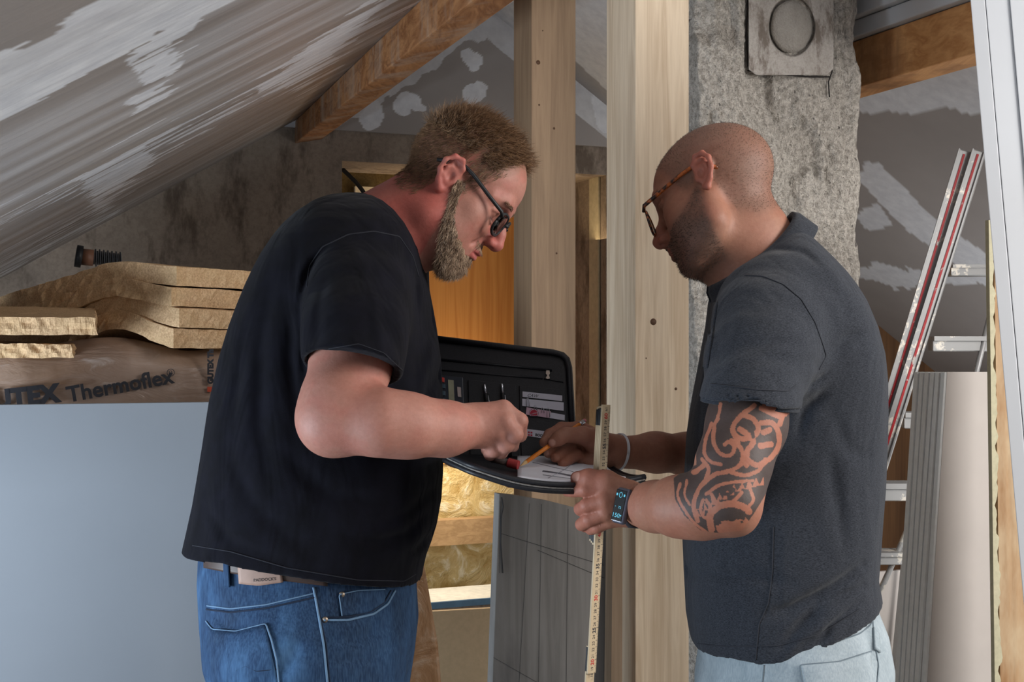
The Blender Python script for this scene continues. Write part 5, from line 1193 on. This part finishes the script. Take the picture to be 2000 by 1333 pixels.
wtxt('150.', .0085, -.008, -.0165); wtxt('72', .005, -.0005, -.004); wtxt('•', .009, .0045, -.016); wtxt('-', .006, -.006, -.003)
for ox in (-.006, .006): boxes('indicator', [(ctr+wn*.0064-wr*.0015+wr*ox+wu*.0150, .0022, .0034, .0003, (wr, wu, wn))], Mcy, scr)
rp = [ctr+wn*.0064-wr*.0015+wr*.0024*math.cos(t)+wu*(.0150+.0036*math.sin(t)) for t in np.linspace(0, 2*math.pi, 17)]; tube('dial', rp, .0004, Mcy, scr, 4)
# white bracelet on the far wrist
bax = Vector(Q(1240, 884, 2.107)-Q(1180, 884, 2.08)).normalized(); bc = Vector(Q(1207, 884, 2.092)); ba = bax.cross(Vector((0, 0, 1))).normalized(); bz_ = ba.cross(bax)
if bz_.z < 0: bz_ = -bz_
Mwr = plain('white_cord', lin(206, 206, 212), .6)
br_ = [([bc+ba*.0300*math.cos(t)+bz_*(.0300)*math.sin(t)-bax*(.004*math.sin(t)*-1)+bax*o_ for t in np.linspace(0, 2*math.pi, 33)], .0014) for o_ in (0, .0024)]
tubes('bracelet', br_, Mwr, mb)
# ================================================================== the folder and what lies in it
Mlea, nt_, b_ = newmat('black_imitation_leather', .48, .4); f_ = noise(nt_, coords(nt_), 400, 3, .6); nt_.links.new(ramp(nt_, f_, [(.3, lin(20, 20, 24)), (.7, lin(32, 32, 38))]), b_.inputs['Base Color']); bump(nt_, b_, f_, .3, .0006)
fo = empty('document_folder', P(1000, 930, 1.98), 'open black zip folder held between the two men, lid upright', 'folder')
LA, LB, LC = P(855, 900, 2.115), P(1128, 900, 2.115), P(1100, 683, 2.18)
ln = (LB-LA).cross(LC-LA).normalized(); ln = ln if ln.y < 0 else -ln
def Lp(px, py, off=0.0): r = ray(px, py); return CAM+r*(((LA+ln*off)-CAM).dot(ln)/r.dot(ln))
def lidp(name, pxs, off, th, m, parent, bev=0.0): return prism(name, [Lp(x, y, off+th) for x, y in pxs], -ln*th, m, parent, bev)
lid = lidp('lid', [(842, 653), (1000, 672), (1084, 682), (1102, 687), (1113, 698), (1118, 716), (1129, 900), (842, 900)], -.014, .014, Mlea, fo, .004)
tubes('lid_piping', [([Lp(x, y, .003) for x, y in q_], .0055) for q_ in ([(842, 661), (1000, 680), (1080, 689), (1098, 694), (1107, 704), (1111, 720), (1121, 895)],)], Mlea, lid, 8)
tubes('zip_track', [([Lp(x, y, .001) for x, y in q_], r_) for q_, r_ in (([(846, 702), (960, 712), (1078, 724)], .0022), ([(846, 722), (960, 732), (1060, 740)], .0012), ([(1062, 740), (1100, 747)], .0010))], Mlea, lid, 6)
lidp('pen_pocket', [(914, 742), (1008, 752), (1012, 893), (918, 889)], .001, .003, Mlea, lid, .001)
lidp('card_pocket', [(1014, 753), (1104, 762), (1112, 893), (1018, 891)], .001, .0025, Mlea, lid, .001)
Mzip = plain('zip_metal', lin(170, 160, 150), .35, .5, .05, 40, .9)
zp = [Lp(x, y, .006) for x, y in ((1067, 724), (1073, 724), (1074, 730), (1072, 733), (1074, 739), (1070, 741), (1066, 739), (1069, 733), (1066, 730))]; prism('zip_pull', zp, -ln*.0015, Mzip, lid)
# base: curved, held open
near = [(868, 886, 1.845), (900, 901, 1.81), (930, 913, 1.79), (1000, 935, 1.785), (1060, 945, 1.790), (1120, 948, 1.805), (1160, 947, 1.845), (1195, 944, 1.865), (1258, 931, 1.915)]
far = [(868, 884, 2.11), (900, 886, 2.11), (930, 889, 2.11), (1000, 893, 2.11), (1060, 893, 2.11), (1120, 896, 2.11), (1145, 898, 2.105), (1160, 901, 2.10), (1188, 907, 2.085)]
Nn = spline([Q(*p) for p in near], 6); Nf = spline([Q(*p) for p in far], 6)
def Bp(i, t, up=0.0): a = Nn[i]*(1-t)+Nf[i]*t; return Vector((a[0], a[1], a[2]-.006*math.sin(math.pi*t)+up))
def sheet(name, i0, i1, t0, t1, up, th, m, parent, nt=12, skew=0):
    vs, fs = [], []; I = list(range(i0, i1+1)); n = len(I)
    for u in (up, up-th):
        for a, i in enumerate(I):
            for k in range(nt+1):
                t = t0+(t1-t0)*k/nt; vs.append(Bp(i, t, u))
    N = n*(nt+1)
    for a in range(n-1):
        for k in range(nt):
            q = [a*(nt+1)+k, (a+1)*(nt+1)+k, (a+1)*(nt+1)+k+1, a*(nt+1)+k+1]; fs += [q, [N+w for w in q[::-1]]]
    lp_ = [a*(nt+1) for a in range(n)]+[(n-1)*(nt+1)+k for k in range(1, nt+1)]+[a*(nt+1)+nt for a in range(n-2, -1, -1)]+[k for k in range(nt-1, 0, -1)]
    for k in range(len(lp_)): i, j = lp_[k], lp_[(k+1) % len(lp_)]; fs.append([i, j, N+j, N+i])
    return mesh(name, vs, fs, m, parent, True)
nI = len(Nn)-1
bs_ = sheet('base', 0, nI, 0, 1, 0, .009, Mlea, fo); bevel(bs_, .002)
tubes('base_piping', [([Bp(i, 0, o_)+Vector((0, -.002, 0)) for i in range(nI+1)], .0042) for o_ in (0, -.009)]+[([Bp(nI, t/10, -.002) for t in range(11)], .004)], Mlea, bs_, 8)
tube('worn_zip', [Bp(i, 0, -.0045)+Vector((0, -.0052, 0)) for i in range(1, nI+1)], .0012, plain('worn_zip_tape', lin(120, 116, 112), .7, .3, .5, 150), bs_, 6)
Mpap = plain('white_paper', lin(228, 228, 236), .7, .2, .02, 20)
pa = sheet('paper_sheet', 19, nI-3, .05, .96, .004, .0025, Mpap, None); tag(pa, 'white paper with a printed plan lying in the open black folder', 'paper')
Mgl = plain('grey_plan_lines', lin(140, 140, 148), .8)
def onb(pts, r_, up=.0045): 
    return ([Bp(i, t, up) for i, t in pts], r_)
tubes('plan_line', [onb([(24, .45), (27, .40), (30, .30), (33, .15), (36, .08)], .0018), onb([(22, .75), (26, .62), (30, .50)], .0004), onb([(25, .15), (28, .55), (30, .8)], .0004), onb([(34, .1), (37, .4)], .0004), onb([(24, .3), (32, .12)], .0004)], Mgl, pa, 4)
# calculator, pens, cards
ca = empty('calculator', Lp(884, 790), 'small dark calculator tucked in the left of the folder lid, beside the black shirt', 'calculator')
lidp('case', [(858, 733), (904, 737), (906, 792), (859, 790)], .002, .006, plain('dark_plastic', lin(40, 44, 54), .4), ca, .001)
lidp('red_key', [(861, 737), (868, 738), (868, 747), (861, 746)], .008, .002, plain('red_plastic', lin(196, 62, 54), .4), ca, .0005)
for y0_ in (750, 764, 778): lidp('key', [(862, y0_), (869.5, y0_+.6), (870, y0_+9), (862.5, y0_+8.5)], .008, .002, plain('teal_key', lin(62, 80, 92), .4), ca, .0005)
lidp('display', [(875, 742), (886, 743), (888, 789), (877, 788)], .008, .001, plain('greenish_display', lin(150, 148, 126), .3), ca)
lidp('light_key', [(893, 756), (900, 757), (901, 776), (894, 775)], .008, .0015, plain('beige_key', lin(176, 160, 156), .5), ca)
Msil = plain('silver', lin(190, 190, 196), .25, .5, .03, 50, .9); Mpn = plain('black_pen_barrel', lin(24, 24, 28), .3, .5)
for (x0_, y0_), (x1_, y1_), lb in (((946, 751), (957, 822), 'black pen with silver top in the lid pocket, left of the other pen'), ((980, 750), (996, 893), 'longer black pen with silver top, right of the other pen in the lid')):
    r = empty('pen', Lp(x1_, y1_, .008), lb, 'pen', 'pens in the folder lid'); a, b = Lp(x0_, y0_, .009), Lp(x1_, y1_, .009); d = b-a; L_ = d.length; d.normalize()
    tube('barrel', [a+d*.018, b], .0042, Mpn, r, 12); tube('silver_top', [a, a+d*.003, a+d*.018], [.0022, .0026, .0030], Msil, r, 12); tube('clip', [a+d*.022+ln*.006+Vector((.003, 0, 0)), a+d*.052+ln*.006+Vector((.003, 0, 0))], .0012, Msil, r, 6)
Mcard = plain('white_card', lin(205, 203, 214), .7, .2, .02, 20); Mpink = plain('pink_card', lin(206, 172, 186), .7, .2, .03, 20)
def card(pxs, off, m, lb): o = empty('business_card', Lp(*pxs[3], off), lb, 'card', 'cards in the folder lid'); lidp('card_face', pxs, off, .0006, m, o); return o
def ltxt(s_, size, px, py, off, m, parent, dxy=(1, .09), bold=0.0, shear=0.0):
    a = Lp(px, py, off); b = Lp(px+10*dxy[0], py+10*dxy[1], off); u_ = Lp(px, py-10, off)-a; return text('lettering', s_, size, frame(a, b-a, u_), m, parent, .0001, bold, 'LEFT', shear)
c1_ = card([(1020.6, 765), (1098, 773), (1098, 784), (1020.6, 775.5)], .0045, Mcard, 'topmost white card in the folder lid, with handwriting on it'); ltxt('CAW', .0075, 1029, 775, .0053, Mink, c1_, (1, .09), 0, .4)
c2_ = card([(1020, 779), (1101, 786.5), (1101, 803), (1020, 793)], .0055, Mcard, 'wide white card just under the handwritten card in the folder lid'); 
c3_ = card([(1064, 804), (1103, 811), (1103, 822), (1062, 815)], .0045, Mcard, 'white card at right of the pink card in the folder lid')
c4_ = card([(1028.5, 796), (1076, 804), (1073, 817), (1027, 810)], .0065, Mpink, 'pink card with a dark red round emblem in the folder lid')
Mred2 = plain('crimson', lin(176, 30, 56), .5)
def disc(name, px, py, rx, ry, off, m, parent, n=24, y1=99): return lidp(name, [(px+rx*math.cos(2*math.pi*i/n), min(py+ry*math.sin(2*math.pi*i/n), py+y1)) for i in range(n)], off, .0003, m, parent)
disc('emblem_ring', 1042.5, 808, 9.4, 9.4, .0072, Mink, c4_, 24, 5.5); disc('emblem_gap', 1042.5, 808, 8.8, 8.8, .0075, Mpink, c4_, 24, 5.0); disc('emblem', 1042.5, 808, 7.4, 7.2, .0078, Mred2, c4_, 24, 4.0)
tubes('emblem_stroke', [([Lp(1036, 811, .0083), Lp(1043, 808, .0083), Lp(1050, 807, .0083)], .0007)], Mpink, c4_, 4)
c5_ = card([(1026, 838), (1092, 846), (1092, 861), (1025.6, 851.5)], .0045, Mcard, 'lowest white card in the folder lid with red squares and black lettering'); ltxt('BODEN', .0060, 1045, 852, .0053, Mink, c5_, (1, .12), .0002)
for ax_, ay_ in ((1033, 845), (1038, 845.6), (1033, 850), (1038, 850.6)): lidp('red_square', [(ax_-1.8, ay_-1.8), (ax_+1.8, ay_-1.5), (ax_+1.8, ay_+1.8), (ax_-1.8, ay_+1.5)], .0052, .0003, Mred2, c5_)
for i, (cx_, cy_, h_) in enumerate(((1031, 786, 16), (1046, 797, 9), (1060, 802, 10), (1071, 806, 18))):
    pts = [Lp(cx_-2.4, cy_+h_*.5, .0092), Lp(cx_-2.6, cy_-h_*.4, .0092), Lp(cx_-1, cy_-h_*.5, .0092), Lp(cx_+1.5, cy_-h_*.42, .0092), Lp(cx_+2.8, cy_+h_*.5, .0092)]
    tag(tube('paper_clip', pts, .0005, Msil, None, 5), ['wire paper clip at the left end of the white cards in the lid', 'small wire paper clip above the emblem of the pink card', 'small wire paper clip near the middle of the pink card', 'large wire paper clip at the right end of the pink card'][i], 'paper clip', 'paper clips on the cards')
# red capped marker lying at the near edge
mk = empty('marker', P(1000, 905, 1.95), 'small marker with a ribbed red cap lying at the near edge of the folder', 'marker')
m0, m1, m2 = P(958, 896, 1.955), P(992, 904, 1.945), P(1013, 909.5, 1.94)
tube('barrel', [m0, m1], .0055, plain('brown_grey_barrel', lin(92, 76, 70), .5), mk, 12); rr = []; pp = []
for i in range(15): pp.append(m1+(m2-m1)*i/14); rr.append(.0076 if i % 2 else .0068)
tube('red_cap', pp, rr, plain('red_rubber', lin(176, 58, 58), .6), mk, 14)
# pencil
pe = empty('pencil', P(1018, 909, 2.0), 'orange pencil with pink eraser held in the far hand of the man in grey', 'pencil')
q0, q1 = P(1016, 911, 1.965), P(1143, 821.5, 2.080); d = (q1-q0); L_ = d.length; d.normalize()
tube('shaft', [q0+d*.014, q1-d*.016], .0037, plain('orange_lacquer', lin(226, 128, 30), .35, .5), pe, 6); tube('point', [q0, q0+d*.014], [.0006, .0035], plain('cut_wood', lin(206, 170, 120), .7), pe, 8)
tube('ferrule', [q1-d*.016, q1-d*.012, q1-d*.0115, q1-d*.008, q1-d*.0075, q1-d*.005], [.0040, .0040, .0036, .0040, .0036, .0040], Msil, pe, 14); tube('eraser', [q1-d*.005, q1-d*.001, q1], [.0036, .0036, .0028], plain('pink_rubber', lin(196, 120, 120), .8), pe, 12)
# folding rule
ru = empty('folding_rule', P(1152, 1333, 1.83), 'pale wooden folding rule held upright in front of the folder by the tattooed man', 'folding rule')
Mru = plain('pale_rule_lacquer', lin(180, 160, 130), .5, .4, .05, 60); Mrb = plain('black_rule_tip', lin(28, 28, 30), .4)
rt0, rt1 = P(1183.5, 791, 1.828), P(1150, 1400, 1.828); rd = (rt1-rt0).normalized(); sd = Vector((-.85, .5, 0)).normalized(); wd = Vector((.55, .84, 0)).normalized(); wd = (wd-rd*wd.dot(rd)).normalized(); sd = rd.cross(wd).normalized()
if sd.x > 0: sd = -sd
wd = Vector((.80, .60, 0)); wd = (wd-rd*wd.dot(rd)).normalized(); sd = rd.cross(wd).normalized(); sd = -sd if sd.x > 0 else sd
def zy(py): return (py-791)/(1400-791)*(rt1-rt0).length
def leaf(name, y0_, y1_, k, m, parent=ru, w=.0155, wo=0.0, tk=.0030):
    c = rt0+rd*((zy(y0_)+zy(y1_))/2)+sd*(.0033*k)+wd*wo; return boxes(name, [(c, w, tk, zy(y1_)-zy(y0_), (wd, sd, rd))], m, parent, .0006)
lf0 = leaf('leaf', 791, 1316, 0, Mru)
for k in (1, 2, 3): l_ = leaf('leaf', 793+k, 1068-k*3, k, Mru); leaf('black_tip', 795+k*2, 832, k, Mrb, l_, .0159, -.0001, .0033); leaf('black_tip', 1036, 1064-k*3, k, Mrb, l_, .0159, -.0001, .0033)
l_ = leaf('leaf', 1262, 1500, 1, Mru); leaf('black_tip', 1264, 1312, 1, Mrb, l_, .0159, -.0001, .0033)
fn = -sd; fn = wd.cross(rd).normalized(); fn = fn if fn.y < 0 else -fn
Mrr = plain('red_print', lin(176, 50, 44), .6); ticks = []
def npos(py, wo): return rt0+rd*zy(py)+wd*wo+fn*.00165
marks = [(61, 801), (60, 815.5)]+[(60-i, 815.5+11.7*i) for i in range(1, 11)]+[(40, 1046)]+[(39-i, 1046+12.5*(i+1)) for i in range(22)]
for n_, py in marks:
    if 921 < py < 1038 or py > 1345: continue
    big = n_ % 5 == 0; s_ = .0085 if big else .0062; red_ = n_ % 10 == 0
    t_ = text('number', str(n_), s_, frame(npos(py+(3.6 if big else 2.6), .0028 if big else .0020), -rd, -wd), Mrr if red_ else Mink, lf0, .00008, .0002 if big else 0.0)
    ticks.append((npos(py+5.8, .0058), .0034, .0004, .0005, (wd, fn, rd))); 
    for j in (1, 2, 3, 4): ticks.append((npos(py+5.8-j*2.4, .0067), .0016, .0003, .0003, (wd, fn, rd)))
boxes('scale_marks', ticks, Mink, lf0)
